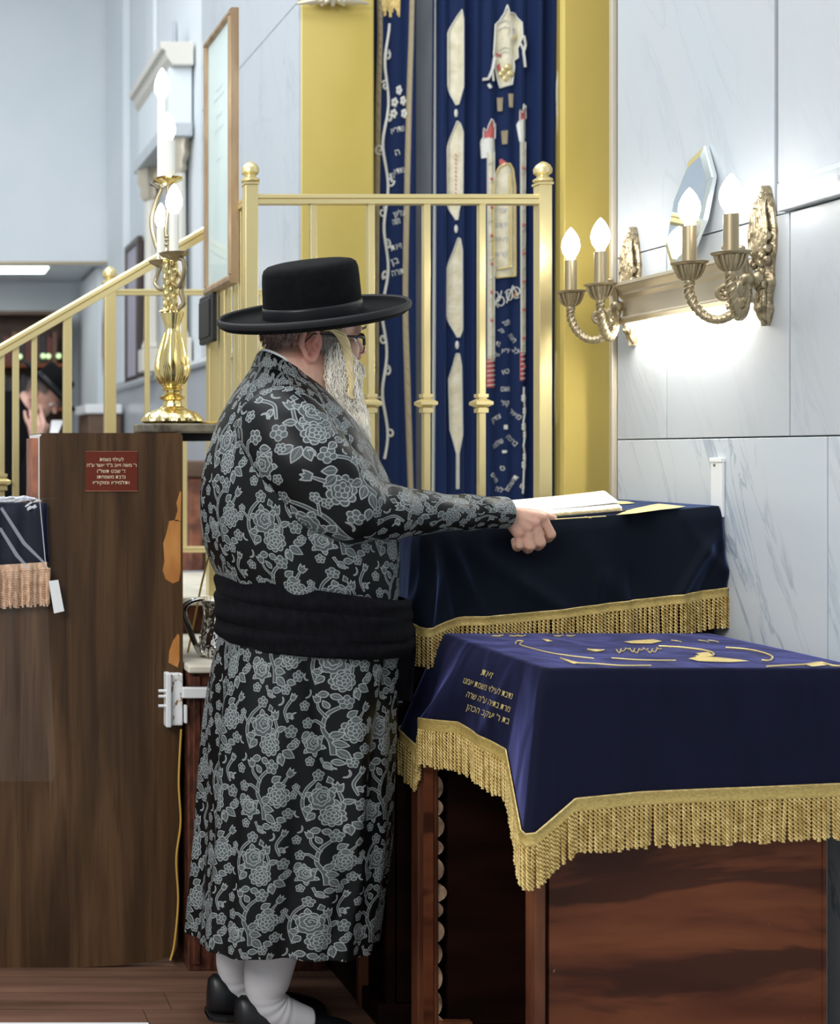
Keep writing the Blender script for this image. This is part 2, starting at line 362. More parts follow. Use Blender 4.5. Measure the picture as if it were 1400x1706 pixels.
# ark recess and left wall
struct(BOX(2.66, 2.78, 3.40, 5.0, 0, 5.2).build('wall_ark_side', M['plaster']))
struct(BOX(1.445, 2.78, 4.97, 5.07, 0, 5.2).build('wall_ark', M['plaster']))
wl = struct(BOX(1.452, 1.56, 4.62, 8.7, 0, 5.2).build('wall_left', M['plaster']))
lc = [4.60, 4.785, 5.34, 6.1]
for a, b in zip(lc, lc[1:]):
    for z0, z1 in ((1.79, 3.0), (3.0, 5.2)):
        BOX(1.440, 1.452, a+.0015, b-.0015, z0+.002, z1-.002).build('marble_slab', M['marble_left'], wl, bevel=.001)
for a, b in ((4.62, 5.6), (5.6, 6.6), (6.6, 7.6), (7.6, 8.68)):
    BOX(1.405, 1.452, a+.002, b-.002, 0.02, 1.755).build('marble_slab', M['marble_left'], wl, bevel=.001)
tl = MB().prism([(1.452, 1.755), (1.388, 1.755), (1.384, 1.775), (1.395, 1.79), (1.410, 1.80), (1.452, 1.80)], (0, 4.62, 0), (1, 0, 0), (0, 0, 1), (0, 4.06, 0))
struct(tl.build('trim_4', M['marble_left'], bevel=.003))
for y0, y1, x in ((8.05, 8.68, 1.40), (7.2, 7.42, 1.425)):   # shallow pilasters of the hall's side wall
    BOX(x, 1.452, y0, y1, 1.80, 5.19).build('pilaster', M['plaster'], wl, bevel=.01)
struct(BOX(-3.2, 1.452, 8.72, 8.85, 2.66, 5.2).build('wall_far', M['plaster']))
struct(BOX(-3.2, 1.452, 8.715, 8.73, 2.655, 2.675).build('trim_5', M['brassdull']))
struct(BOX(-3.2, 1.6, 9.85, 9.95, 0, 2.9).build('wall_back', M['plaster']))
struct(BOX(1.36, 1.6, 8.862, 9.84, 0, 2.655).build('wall_back_side', M['plaster']))
ci = struct(BOX(-3.2, 1.44, 8.86, 9.84, 2.70, 2.76).build('ceiling_low', M['joint']))
for i in range(5):
    for j in range(2):
        x1 = 1.355-i*.46
        if j == 0 and i in (1, 2): continue
        BOX(x1-.455, x1, 8.87+j*.49, 8.87+j*.49+.484, 2.685, 2.70).build('ceiling_panel', M['plaster'], ci)
cl = thing('ceiling_light', (.60, 9.11, 2.70), 'long glowing fluorescent panel in the low ceiling under the balcony', 'ceiling light')
MB().box(.0, 1.05, 8.95, 9.27, 2.676, 2.70).build('housing', M['white'], cl, bevel=.004)
MB().box(.02, 1.03, 8.97, 9.25, 2.668, 2.677).build('diffuser', M['fluor'], cl, bevel=.004)
# ---------------------------------------------------------------- raised platform and stairs
pf = thing('stair_platform', (1.3, 4.1, 0), 'raised stone platform with steps in front of the ark, behind the brass railing', 'platform')
MB().box(.72, 2.655, 3.855, 4.60, 0, .885).box(.935, 1.925, 3.455, 3.855, 0, .885).box(1.568, 2.655, 4.60, 4.965, 0, .885).build('base', M['redgranite'], pf)
MB().box(.70, 2.655, 3.845, 4.66, .885, .91).box(.930, 2.655, 3.445, 3.845, .885, .91).build('deck', M['beige'], pf, bevel=.004)
MB().box(.70, 1.44, 4.655, 4.672, .86, .915).build('edge_strip', M['greycloth'], pf)
for i in range(4): MB().box(.72-.28*(i+1), .72-.28*i, 3.95, 4.62, 0, .73-.18*i).build('step', M['beige'], pf, bevel=.006)
# ---------------------------------------------------------------- ark frame
ark = thing('ark', (2.05, 4.75, .91), 'gold painted ark standing around the blue embroidered curtains', 'ark')
XL0, XL1 = P(500, 0, 4.6).x, P(624, 0, 4.6).x; XR0, XR1 = P(941, 0, 4.6).x, P(1026, 0, 4.6).x
MB().box(XL0, XL1, 4.60, 4.95, .91, 3.9).build('pilaster', M['goldwall'], ark, bevel=.008)
MB().box(P(940, 0, 3.53).x, 1.99, 3.53, 3.555, .91, 3.9).build('pilaster', M['goldwall'], ark, bevel=.004)
MB().box(XR0+.02, 2.655, 4.62, 4.95, .91, 3.5).build('inner_jamb', M['goldwall'], ark, bevel=.008)
MB().box(XL0, 2.655, 4.62, 4.95, 3.5, 3.9).build('lintel', M['goldwall'], ark, bevel=.008)
MB().box(XL1, XR0, 4.90, 4.96, .91, 3.5).build('back_panel', M['bookdark'], ark)
gp = MB().box(P(690, 0, 4.80).x, P(724, 0, 4.80).x, 4.80, 4.84, .91, 3.5); gp.build('inner_post', M['greycloth'], ark, bevel=.004, label='grey upright seen between the two curtains')
oc = MB(); c0 = P(553, 2, 4.58)
for i in range(7):
    a = (i-3)*.27; oc.tube([c0+Vector((0, 0, .03)), c0+Vector((a*.08, -.018, -.005)), c0+Vector((a*.16, -.01, -.022+abs(a)*.012))], [.012, .012, .005], 8)
oc.box(c0.x-.06, c0.x+.06, 4.565, 4.60, c0.z+.01, c0.z+.09).build('capital', M['silvergold'], ark, True)
# ---------------------------------------------------------------- curtains
def fold(x, z, A=.018):
    p = x*446.8-160
    a = A*(.55*math.sin(x*2*PI/.058+.7*math.sin(z*1.1))+.35*math.sin(x*2*PI/.097+1.3+.4*z))
    w = math.exp(-((p-835)/34)**2)+math.exp(-((p-757)/9)**2)          # flatter behind the embroidery
    return a*(1-.75*min(1, w))
YC = 4.70
def curtain(name, px0, px1, label, A):
    root = thing(name, (P((px0+px1)/2, 0, YC).x, YC, .92), label, 'curtain', None)
    mb = MB(); nx = int((px1-px0)*1.1); x0, x1 = P(px0, 0, YC).x, P(px1, 0, YC).x
    mb.loft([[(x0+(x1-x0)*i/nx, YC+fold(x0+(x1-x0)*i/nx, .92+2.5*j/40, A), .92+2.5*j/40) for i in range(nx+1)] for j in range(41)], False, False)
    o = mb.build('drape', M['curtain'], root, 'all')
    m = o.modifiers.new('thick', 'SOLIDIFY'); m.thickness = .003; m.offset = 1
    return root
def sfn(eps, A):
    def f(px, py):
        v = P(px, py, YC); v.y = YC+fold(v.x, v.z, A)-eps; return v
    return f
cm = curtain('ark_curtain', 718, 939, 'wide blue velvet ark curtain embroidered with ribbons, torches and tablets', .030)
cs = curtain('ark_curtain', 626, 692, 'narrow blue velvet curtain panel with silver scroll vine left of the grey gap', .010)
f1 = sfn(.005, .030); f2 = sfn(.010, .030); fs1 = sfn(.005, .010)
Zp = lambda a, ox, oy, s: [(ox+x/s, oy+y/s) for x, y in a]
z6 = lambda a: Zp(a, 600, 0, 3.7917); z7 = lambda a: Zp(a, 600, 400, 3.7917)
def emb(name, polys, m, root, fn=f1, label=None, ml=7):
    mb = MB()
    for p in polys: fillpoly(mb, p, fn, ml)
    return mb.build(name, M[m], root, label=label)
def line(mb, pts, fn, r, n=5):
    q = []
    for a, b in zip(pts, pts[1:]):
        k = max(1, int(math.dist(a, b)/4))
        q += [(a[0]+(b[0]-a[0])*i/k, a[1]+(b[1]-a[1])*i/k) for i in range(k)]
    q.append(pts[-1]); mb.tube([fn(*p) for p in q], r, n)
# ribbons, each lozenge its own piece
rib = [z6([(625, 75), (632, 140), (632, 560), (612, 665), (600, 668), (552, 545), (548, 215)]),
       z6([(605, 770), (618, 790), (630, 850), (628, 1240), (612, 1340), (608, 1392), (598, 1392), (556, 1300), (548, 940)]),
       z7([(610, -10), (618, 0), (626, 70), (628, 570), (616, 615), (604, 615), (550, 480), (553, 180)]),
       z7([(600, 720), (614, 720), (623, 800), (628, 1230), (612, 1350), (612, 1570), (602, 1570), (602, 1350), (572, 1200), (565, 880)])]
for r in rib:
    rb = emb('ribbon', [r], 'cream', cm); mb = MB(); line(mb, r+[r[0]], f2, .0022)
    mb.build('ribbon_edge', M['silverthread'], rb)
bd = MB()
for c in z6([(600, 720), (600, 1450)])+z7([(604, 665)]): bd.ell(f2(*c), (.007, .004, .016), 10, 6)
bd.build('bead', M['silverthread'], cm, True)
rl = MB()
for py in range(258, 322, 7): line(rl, [(757, py), (758.5, py+3)], f2, .0018)
rl.build('red_lettering', M['red'], cm)
# crown shaped emblem with its tassel
cr = z6([(920, 40), (932, 92), (970, 90), (1012, 150), (1016, 240), (990, 312), (993, 368), (964, 388), (970, 425), (950, 540), (882, 556), (850, 440), (832, 350), (850, 160), (880, 132), (905, 90)])
ce = emb('crown_emblem', [cr], 'cream', cm); mb = MB(); line(mb, cr+[cr[0]], f2, .003)
for rr in (30, 15): line(mb, z6([(960+rr*.7*math.cos(a*.42), 225+rr*1.5*math.sin(a*.42)) for a in range(16)]), f2, .002)
for yy in (150, 190, 320, 345): line(mb, z6([(870, yy), (905, yy-18), (930, yy-6)]), f2, .0018)
mb.build('outline', M['silverthread'], ce)
mb = MB()
for x, y in ((905, 448), (925, 430), (892, 470), (940, 470), (912, 500), (960, 240)): mb.ell(f2(*z6([(x, y)])[0]), (.012, .005, .012), 10, 6)
mb.build('gold_stud', M['brass'], ce, True)
emb('red_patch', [z6([(860, 420), (880, 400), (886, 440), (868, 450)]), z6([(860, 335), (890, 345), (888, 365), (858, 352)])], 'red', ce, f2)
mb = MB()
for pts, r in (([(840, 370), (822, 450), (800, 505), (772, 505)], .006), ([(822, 450), (830, 520)], .004), ([(800, 540), (812, 565)], .006), ([(1022, 235), (1036, 290), (1020, 340), (1034, 430)], .005), ([(1005, 280), (1020, 330)], .004)):
    mb = MB(); line(mb, z6(pts), f2, r); mb.build('cord', M['silverthread'], cm)
for x, y in ((880, 660), (942, 640), (905, 870)):
    mb = MB()
    for i in range(5): line(mb, z6([(x-14+i*7, y-40), (x-9+i*5, y+45)]), f2, .0024)
    mb.build('thread_tuft', M['brownthread'], cm)
# torches
for x0, x1, yt, yb, s in ((795, 838, 1000, 930, 0), (1003, 1042, 900, 910, 1)):
    P7 = lambda a: z7(a)
    yb6 = 255 if s == 0 else 237
    bot = 400+(755 if s == 0 else 712)/3.7917
    xa, xb = 600+x0/3.7917, 600+x1/3.7917
    tc = emb('torch', [[(xa, yb6), (xb, yb6), (xb, bot), (xa, bot)]], 'cream', cm)
    emb('red_band', [[(xa-1, bot), (xb+1, bot), (xb+1.5, bot+47), (xa-1, bot+47)]], 'red', tc)
    mb = MB()
    for q in range(6): line(mb, [(xa-1, bot+4+q*8), (xb+1, bot+2+q*8)], f2, .0020)
    line(mb, [(xa, yb6), (xa, bot)], f2, .0024); line(mb, [(xb, yb6), (xb, bot)], f2, .0024)
    for q in range(11): line(mb, [(xa, yb6+20+q*32), (xb, yb6+14+q*32)], f2, .0015)
    mb.build('stitching', M['silverthread'], tc)
    cup = z6([(768, 1000), (760, 900), (772, 870), (845, 880), (850, 960), (838, 1000)]) if s == 0 else z6([(1000, 900), (986, 790), (1000, 760), (1052, 750), (1055, 850), (1040, 905)])
    emb('torch_cup', [cup], 'silverthread', tc)
    fx = z6([(775, 875), (778, 810), (792, 835), (800, 800), (815, 760), (830, 770), (838, 810), (848, 785), (845, 880)]) if s == 0 else z6([(1000, 765), (1000, 700), (1015, 720), (1022, 665), (1034, 690), (1044, 670), (1050, 750)])
    emb('flame', [fx], 'red', tc); mb = MB(); line(mb, fx, f2, .0022); mb.build('flame_edge', M['silverthread'], tc)
    mb = MB()
    for q in range(6 if s == 0 else 8): mb.ell(f2((xa+xb)/2, yb6+45+q*47), (.006, .003, .006), 8, 5)
    mb.build('red_stitch', M['red'], tc)
# tablets
tb = [(x, y) for x, y in z6([(830, 1230), (846, 1110), (880, 1055), (905, 1040), (935, 1040), (962, 1075), (976, 1180), (978, 1500), (970, 1700), (972, 2150-380)])]
tb = z6([(826, 1230), (846, 1110), (880, 1052), (908, 1038), (936, 1040), (962, 1075), (976, 1180), (977, 1745), (858, 1755), (840, 1700)])
tt = emb('tablet', [tb], 'cream', cm)
mb = MB(); line(mb, tb+[tb[0]], f2, .003); line(mb, z6([(935, 1110), (945, 1200), (945, 1690), (866, 1700)]), f2, .0035)
mb.build('gold_border', M['thread'], tt)
mb = MB()
for i, w in enumerate(('אנכי ה', 'לא תרצח', 'לא יהיה', 'זכור את', 'כבד את')):
    mb = MB(); lettering(mb, w, f2, w=19, h=-13, c=z6([(885, 1330+i*92)])[0]); mb.build('lettering', M['greycloth'], tt)
emb('red_flower', [z6([(880, 1040), (876, 1012), (890, 1005), (900, 1015), (915, 1030), (912, 1048)])], 'red', cm, f2)
# scrollwork, lettering and flower chain under the tablets
mb = MB()
def spiral(cx, cy, r0, turns, dr, n=26, ph=0): return [(cx+(r0-dr*i/n)*math.cos(ph+turns*2*PI*i/n), cy+(r0-dr*i/n)*1.5*math.sin(ph+turns*2*PI*i/n)) for i in range(n+1)]
for cx, cy, ph in ((826, 494, 0), (833, 503, 2), (846, 493, 3.5), (858, 487, 1)): line(mb, spiral(cx, cy, 7, 1.1, 3, 20, ph), f2, .0022)
line(mb, z7([(838, 420), (880, 370), (890, 320)]), f2, .0022); line(mb, z7([(915, 400), (940, 330), (960, 290), (990, 350)]), f2, .0022)
mb.build('scrollwork', M['silverthread'], cm)
emb('orange_leaf', [z7([(965, 340), (978, 330), (990, 350), (972, 362)])], 'chip', cm, f2)
emb('teal_leaf', [z7([(835, 395), (850, 385), (862, 400), (842, 420)])], 'teal', cm, f2)
mb = MB()
L7 = [('לזכר', 915, 525, 10, -.3), ('נר', 885, 575, 6, -.5), ('חנה', 955, 620, 13, .9), ('בת', 870, 655, 6, .4), ('ירא', 912, 700, 10, 0), ('אל', 858, 725, 9, .3), ('לב', 975, 700, 9, .9),
      ('טו', 912, 830, 9, -.3), ('ושם', 910, 940, 11, 0), ('קול', 910, 1030, 10, 0), ('צדק', 850, 1125, 17, -.5), ('מאיר', 970, 1100, 18, .7), ('ו', 912, 1180, 5, 0), ('שלמה', 862, 1285, 18, -.6),
      ('ברכה', 952, 1265, 19, .75), ('י', 905, 1340, 6, 0), ('ס', 893, 1440, 6, 0), ('חיים', 840, 1500, 15, .9), ('תשמז', 948, 1535, 27, -.95), ('לה', 875, 1575, 10, .3), ('ס', 1012, 1555, 9, .4)]
for w, x, y, s, r in L7:
    mb = MB(); lettering(mb, w, f2, w=s*1.15, h=-12, rot=r, c=z7([(x, y)])[0]); mb.build('lettering', M['silverthread'], cm)
mb = MB(); ch = z7([(1020, 930), (1018, 1000), (1035, 1070), (1015, 1150), (1035, 1230), (1015, 1300), (1035, 1370), (1018, 1460), (1010, 1600)]); line(mb, ch, f2, .003)
for x, y in z7([(1018, 1000), (1030, 1080), (1020, 1180), (1034, 1230), (1030, 1370), (1020, 1420)]):
    for a in range(5): mb.ell(f2(x+2.6*math.cos(a*1.26), y+4.5*math.sin(a*1.26)), (.005, .003, .007), 8, 5)
mb.build('flower_chain', M['silverthread'], cm)
# curtain braids
def braid(root, pts, fn, w, m='silverthread'):
    mb = MB(); n = 120; q = catmull(pts, n); rr = []
    for i, p in enumerate(q):
        jj = .0012*math.sin(i*2.1); rr.append([fn(p[0]-w/2, p[1]), fn(p[0]-w/4, p[1])+Vector((0, -.004-jj, 0)), fn(p[0]+w/4, p[1])+Vector((0, -.004+jj, 0)), fn(p[0]+w/2, p[1])])
    mb.loft(rr, False, False); mb.build('braid_edge', M[m], root)
braid(cm, [(724, -60), (724, 200), (723, 500), (721, 860)], f1, 7); 
braid(cm, [(929, -60), (931, 0), (936, 40), (936, 90), (928, 140), (930, 220), (936, 260), (936, 420), (934, 560), (928, 600), (927, 680), (934, 740), (936, 860)], sfn(.008, .030), 9, 'silverthread')
braid(cs, [(629, -60), (632, 50), (629, 200), (626.5, 500), (627, 860)], fs1, 7, 'brownthread'); braid(cs, [(687, -60), (684, 60), (680, 200), (675, 480), (678, 640), (684, 860)], fs1, 8, 'brownthread')
fg = MB()
for i in range(13): fg.tube([fs1(634+i*2.4, -30), fs1(635+i*2.4, 5), fs1(636+i*2.3, 22+8*math.sin(i*1.2))], [.004, .005, .003], 5)
fg.build('tassel_fringe', M['fringe'], cs, kind='stuff')
mb = MB(); vine = []
for i in range(70):
    py = 40+i*10.5; vine.append((643+5*math.sin(py/22)+1.5*math.sin(py/51)-(py/160), py))
line(mb, vine, sfn(.008, .01), .0058)
for i in range(5, 70, 5): line(mb, [(vine[i][0]+q[0]-643, vine[i][1]+q[1]) for q in spiral(648 if i % 10 else 638, 0, 6, 1.1, 4, 16, i)], sfn(.008, .01), .004)
mb.build('scroll_vine', M['silverthread'], cs)
mb = MB()
for x, y in z6([(240, 575), (215, 650), (268, 640), (210, 720), (275, 720)]):
    for a in range(5): mb.ell(sfn(.008, .01)(x+3*math.cos(a*1.26), y+5*math.sin(a*1.26)), (.006, .004, .008), 8, 5)
mb.build('flower', M['silverthread'], cs)
mb = MB()
for w, x, y, s in (('שדרא', 235, 820, 22), ('ה', 230, 965, 7), ('מתתא', 245, 1080, 18), ('נתן', 195, 1110, 8), ('עליון', 245, 1350, 20), ('משה', 225, 1400, 12), ('זאת', 225, 1560, 19), ('בן', 215, 1650, 12), ('תורה', 235, 1720, 20), ('יה', 230, 1960, 10)):
    mb = MB(); lettering(mb, w, sfn(.008, .01), w=s, h=-15, rot=-.25, c=z6([(x, y)])[0]); mb.build('lettering', M['silverthread'], cs)
# ---------------------------------------------------------------- hall furniture far behind
def finial(mb, c, r, z):
    x, y = c
    mb.lathe([(r*.9, z), (r*1.25, z+r*.25), (r*1.25, z+r*.5), (r*.75, z+r*.8), (r*.75, z+r*1.0), (r*1.15, z+r*1.35), (r*1.2, z+r*1.9), (r*.95, z+r*2.4), (r*.45, z+r*2.8), (r*.1, z+r*2.95)], (x, y, 0), 16)
am = thing('wall_monument', (1.38, 6.7, 1.80), 'cream stone monument with columns and cornice on the hall side wall, behind the candelabra', 'monument')
MB().prism([(1.44, 3.28), (1.335, 3.28), (1.31, 3.315), (1.30, 3.35), (1.28, 3.36), (1.275, 3.395), (1.44, 3.395)], (0, 6.26, 0), (1, 0, 0), (0, 0, 1), (0, .90, 0)).build('cornice', M['trimstone'], am, bevel=.004)
MB().box(1.325, 1.44, 6.30, 7.12, 3.0, 3.279).build('frieze', M['plaster'], am, bevel=.004)
MB().box(1.30, 1.44, 6.28, 7.14, 2.93, 3.0).build('architrave', M['marble_left'], am, bevel=.006)
for y in (6.37, 7.04):
    c = MB().lathe([(.045, 1.93), (.055, 1.94), (.042, 1.98), (.040, 2.3), (.036, 2.76)], (1.385, y, 0), 20, 10, .05).build('column', M['trimstone'], am, True)
    MB().lathe([(.037, 2.76), (.05, 2.79), (.046, 2.82), (.065, 2.86), (.06, 2.89), (.07, 2.929)], (1.375, y, 0), 16, 6, .12).build('capital', M['silvergold'], am, True)
    MB().box(1.32, 1.44, y-.07, y+.07, 1.802, 1.93).build('pedestal', M['trimstone'], am, bevel=.006)
MB().box(1.415, 1.44, 6.44, 6.97, 1.95, 2.9).build('panel', M['marble_left'], am, bevel=.004)
MB().prism([(0, 0), (.03, .05), (.02, .13), (0, .16), (-.025, .11), (-.03, .03)], (1.37, 6.44, 3.395), (.35, .9, 0), (0, 0, 1), (.02, -.02, 0)).build('crest', M['greycloth'], am, label='grey crest standing on the cornice')
tf = thing('tall_picture_frame', (1.44, 7.8, 2.2), 'tall narrow dark picture frame on the hall side wall behind the stair railing', 'picture frame')
MB().box(1.415, 1.439, 7.60, 8.02, 1.80, 2.64).build('print', M['lilac'], tf)
for a in ((7.585, 8.035, 2.62, 2.66), (7.585, 8.035, 1.785, 1.825)): MB().box(1.405, 1.439, a[0], a[1], a[2], a[3]).build('frame_rail', M['framedark'], tf, bevel=.004)
for a in ((7.585, 7.64), (7.98, 8.035)): MB().box(1.405, 1.439, a[0], a[1], 1.825, 2.62).build('frame_stile', M['framedark'], tf, bevel=.004)
wc = thing('wall_clock', (1.38, 8.5, 2.1), 'slim reddish wooden clock case hanging by the hall corner, left of the far post', 'clock')
MB().box(1.345, 1.399, 8.47, 8.56, 1.99, 2.24).build('case', M['terracotta'], wc, bevel=.006)
MB().prism([(-.055, 0), (.055, 0), (.04, .05), (.02, .08), (0, .14), (-.02, .08), (-.04, .05)], (1.35, 8.515, 2.24), (0, 1, 0), (0, 0, 1), (.045, 0, 0)).build('crest', M['framedark'], wc)
MB().prism([(-.05, 0), (.05, 0), (.04, -.06), (.015, -.12), (-.015, -.12), (-.04, -.06)], (1.35, 8.515, 1.99), (0, 1, 0), (0, 0, 1), (.045, 0, 0)).build('drop', M['wooddark'], wc)
lcab = thing('side_cabinet', (1.30, 8.2, 0), 'dark low cabinet with a white top at the end of the hall side wall', 'cabinet')
MB().box(1.17, 1.383, 8.0, 8.44, 0, 1.60).build('body', M['wooddark'], lcab, bevel=.01)
MB().box(1.15, 1.383, 7.98, 8.46, 1.60, 1.66).build('cabinet_top', M['white'], lcab, bevel=.01)
bc = thing('bookcase', (.4, 9.7, 0), 'dark wooden bookcase along the back wall under the balcony', 'bookcase')
MB().box(-1.3, 1.25, 9.80, 9.845, 0, 2.43).build('back', M['wooddark'], bc)
MB().box(-1.3, 1.25, 9.55, 9.80, 2.40, 2.43).build('top', M['wooddark'], bc, bevel=.004)
for z in (2.03, 1.70, 1.37, 1.0): MB().box(-1.3, 1.25, 9.55, 9.80, z-.03, z).build('shelf', M['mahogany'], bc, bevel=.004)
for x in (-1.3, -.02, 1.222): MB().box(x, x+.028, 9.555, 9.80, 0, 2.40).build('upright', M['wooddark'], bc)
MB().box(-1.3, 1.25, 9.56, 9.80, 0, .95).build('base_cupboard', M['mahoganyshade'], bc)
i = 0
ORD = 'first second third fourth fifth sixth seventh eighth ninth tenth eleventh twelfth thirteenth fourteenth fifteenth sixteenth seventeenth eighteenth nineteenth twentieth'.split()+['%s-th' % w for w in 'abcdefgh']
for zz in (2.032, 1.702):
    x = .30; k_ = 0
    while x < 1.15:
        w = .034+.012*((i*7) % 4); h = .20+.02*((i*5) % 3)
        o = MB().box(x, x+w-.002, 9.58+.01*((i*3) % 3), 9.77, zz, zz+h).build('book', M[('bookred', 'bookdark', 'bookbrown')[i*5 % 3 if zz > 2 else 1]], None, bevel=.004)
        tag(o, '%s book from the left on the %s shelf of the far bookcase' % (ORD[k_], 'upper' if zz > 2 else 'lower'), 'book', 'books on the upper bookcase shelf' if zz > 2 else 'books on the lower bookcase shelf')
        x += w; i += 1; k_ += 1
for j, (px, py) in enumerate(((33, 594), (72, 593), (81, 593.5), (98, 593))):
    v = P(px, py, 9.56); o = MB().lathe([(.012, 0), (.02, .003), (.016, .012), (.004, .016)], (v.x, 9.567, v.z), 12, axis=(0, -1, 0)).build('indicator_lamp', M['greenlight'], None, True)
    tag(o, ('small green lamp on the bookcase, leftmost of four', 'small green lamp on the bookcase, left of the touching pair', 'small green lamp on the bookcase, right of the touching pair', 'small green lamp on the bookcase, rightmost of four')[j], 'lamp', 'green lamps on the bookcase')
pw = thing('pew', (1.25, 5.3, 0), 'brown wooden pew end glimpsed beyond the far railing beside the robed man', 'pew')
MB().box(1.18, 1.235, 5.2, 5.75, 0, 1.25).build('pew_end', M['terracotta'], pw, bevel=.01)
MB().box(1.14, 1.38, 5.18, 5.28, 1.25, 1.32).build('top_rail', M['wooddark'], pw, bevel=.008)
MB().box(1.235, 1.38, 5.22, 5.26, .45, 1.25).build('back_board', M['wooddark'], pw)
MB().box(1.235, 1.38, 5.26, 5.7, .42, .46).build('seat', M['wooddark'], pw)
# ---------------------------------------------------------------- brass railings
def collar(mb, x, y, z, r):
    for (w, z0, z1) in ((1.5, -.026, -.014), (1.15, -.014, -.008), (2.0, -.005, .005), (1.15, .008, .016), (1.5, .016, .026)):
        mb.box(x-r*w, x+r*w, y-r*w, y+r*w, z+z0, z+z1)
    mb.loft([[(x-r*a, y-r*a, z+q), (x+r*a, y-r*a, z+q), (x+r*a, y+r*a, z+q), (x-r*a, y+r*a, z+q)] for a, q in ((1.2, -.012), (2.5, -.004), (2.5, .004), (1.2, .012))])
def post(root, x, y, z0, z1, w=.0165, fin=True):
    p = MB().box(x-w, x+w, y-w, y+w, z0, z1).build('post', M['brass'], root, bevel=.002)
    if fin:
        mb = MB().box(x-w*1.15, x+w*1.15, y-w*1.15, y+w*1.15, z1, z1+.006); finial(mb, (x, y), w*1.15, z1+.006)
        mb.build('finial', M['brass'], p, True)
def railbar(root, name, a, b, w=.014, h=.013):
    a = Vector(a); b = Vector(b); t = (b-a).normalized(); s = t.cross(Vector((0, 0, 1))).normalized(); u = s.cross(t)
    prof = [(-w, -h), (w, -h), (w, -.1*h), (w*.72, 0), (w, .12*h), (w*.95, .7*h), (w*.5, h), (-w*.5, h), (-w*.95, .7*h), (-w, .12*h), (-w*.72, 0), (-w, -.1*h)]
    MB().loft([[a+s*p[0]+u*p[1] for p in prof], [b+s*p[0]+u*p[1] for p in prof]]).build(name, M['brass'], root)
YR = 3.50; zR = P(0, 332.5, YR).z
fr = thing('front_railing', (1.37, YR, .91), 'square brass railing across the platform behind the robed man and lectern', 'railing')
xl, xr = P(417, 0, YR).x, P(904.5, 0, YR).x; wp = .0178
post(fr, xl, YR, .91, P(0, 309, YR).z, wp); post(fr, xr, YR, .91, P(0, 309, YR).z, wp)
railbar(fr, 'top_rail', (xl+wp, YR, zR), (xr-wp, YR, zR), .015, .014); railbar(fr, 'bottom_rail', (xl+wp, YR, .99), (xr-wp, YR, .99), .01, .01)
for px in (521.5, 617.5, 710, 802):
    x = P(px, 0, YR).x; b = MB().box(x-.0092, x+.0092, YR-.0092, YR+.0092, 1.0, zR-.012).build('baluster', M['brass'], fr, bevel=.0015)
    mb = MB(); collar(mb, x, YR, P(0, 672, YR).z, .0094); mb.build('collar', M['brass'], b)
sr = thing('side_railing', (xl, 3.7, .91), 'short brass railing running back from the front corner post under the picture', 'railing')
railbar(sr, 'top_rail', (xl, YR+wp, zR), (xl, 3.98, zR)); railbar(sr, 'bottom_rail', (xl, YR+wp, .99), (xl, 3.885, .99), .01, .01)
for y in (3.585, 3.655, 3.735, 3.82): MB().box(xl-.0075, xl+.0075, y-.0075, y+.0075, 1.0, zR-.012).build('baluster', M['brass'], sr, bevel=.0015)
MB().box(xl-.021, xl+.021, 3.885, 3.927, .91, zR-.012).build('post', M['brass'], sr, bevel=.002)
st = thing('stair_railing', (.3, 4.0, .4), 'sloping brass stair handrail with balusters rising behind the walnut panel', 'railing')
YS = 4.0
zr = lambda x: zR+(x-xl)*.577
railbar(st, 'handrail', (xl, YS, zr(xl)), (-.40, YS, zr(-.40)), .018, .018)
for px, w in ((3, .0085), (26, .0105), (57, .0085), (112, .0135)):
    x = P(px, 0, YS).x; n = max(0, math.ceil((.72-x)/.28)-1); zs = .73-.18*n if n < 4 else 0
    b = MB().box(x-w, x+w, YS-w, YS+w, zs, zr(x)-.008).build('baluster', M['brass'], st, bevel=.0015)
    if px == 3: mb = MB(); collar(mb, x, YS, P(0, 803, YS).z, .011); mb.build('collar', M['brass'], b)
fa = thing('far_railing', (1.1, 4.64, .91), 'level brass railing along the far edge of the platform, behind the candelabra', 'railing')
xp = P(183, 0, 4.64).x; zt = P(0, 487, 4.64).z
post(fa, xp, 4.64, .91, P(0, 478, 4.64).z, .0205)
railbar(fa, 'top_rail', (xp+.02, 4.64, zt), (1.42, 4.64, zt), .012, .011); railbar(fa, 'bottom_rail', (xp+.02, 4.64, P(0, 915, 4.64).z), (1.42, 4.64, P(0, 915, 4.64).z), .012, .011)
for px in (245, 307, 372, 436): x = P(px, 0, 4.64).x; MB().box(x-.009, x+.009, 4.631, 4.649, .995, zt-.005).build('baluster', M['brass'], fa, bevel=.0015)
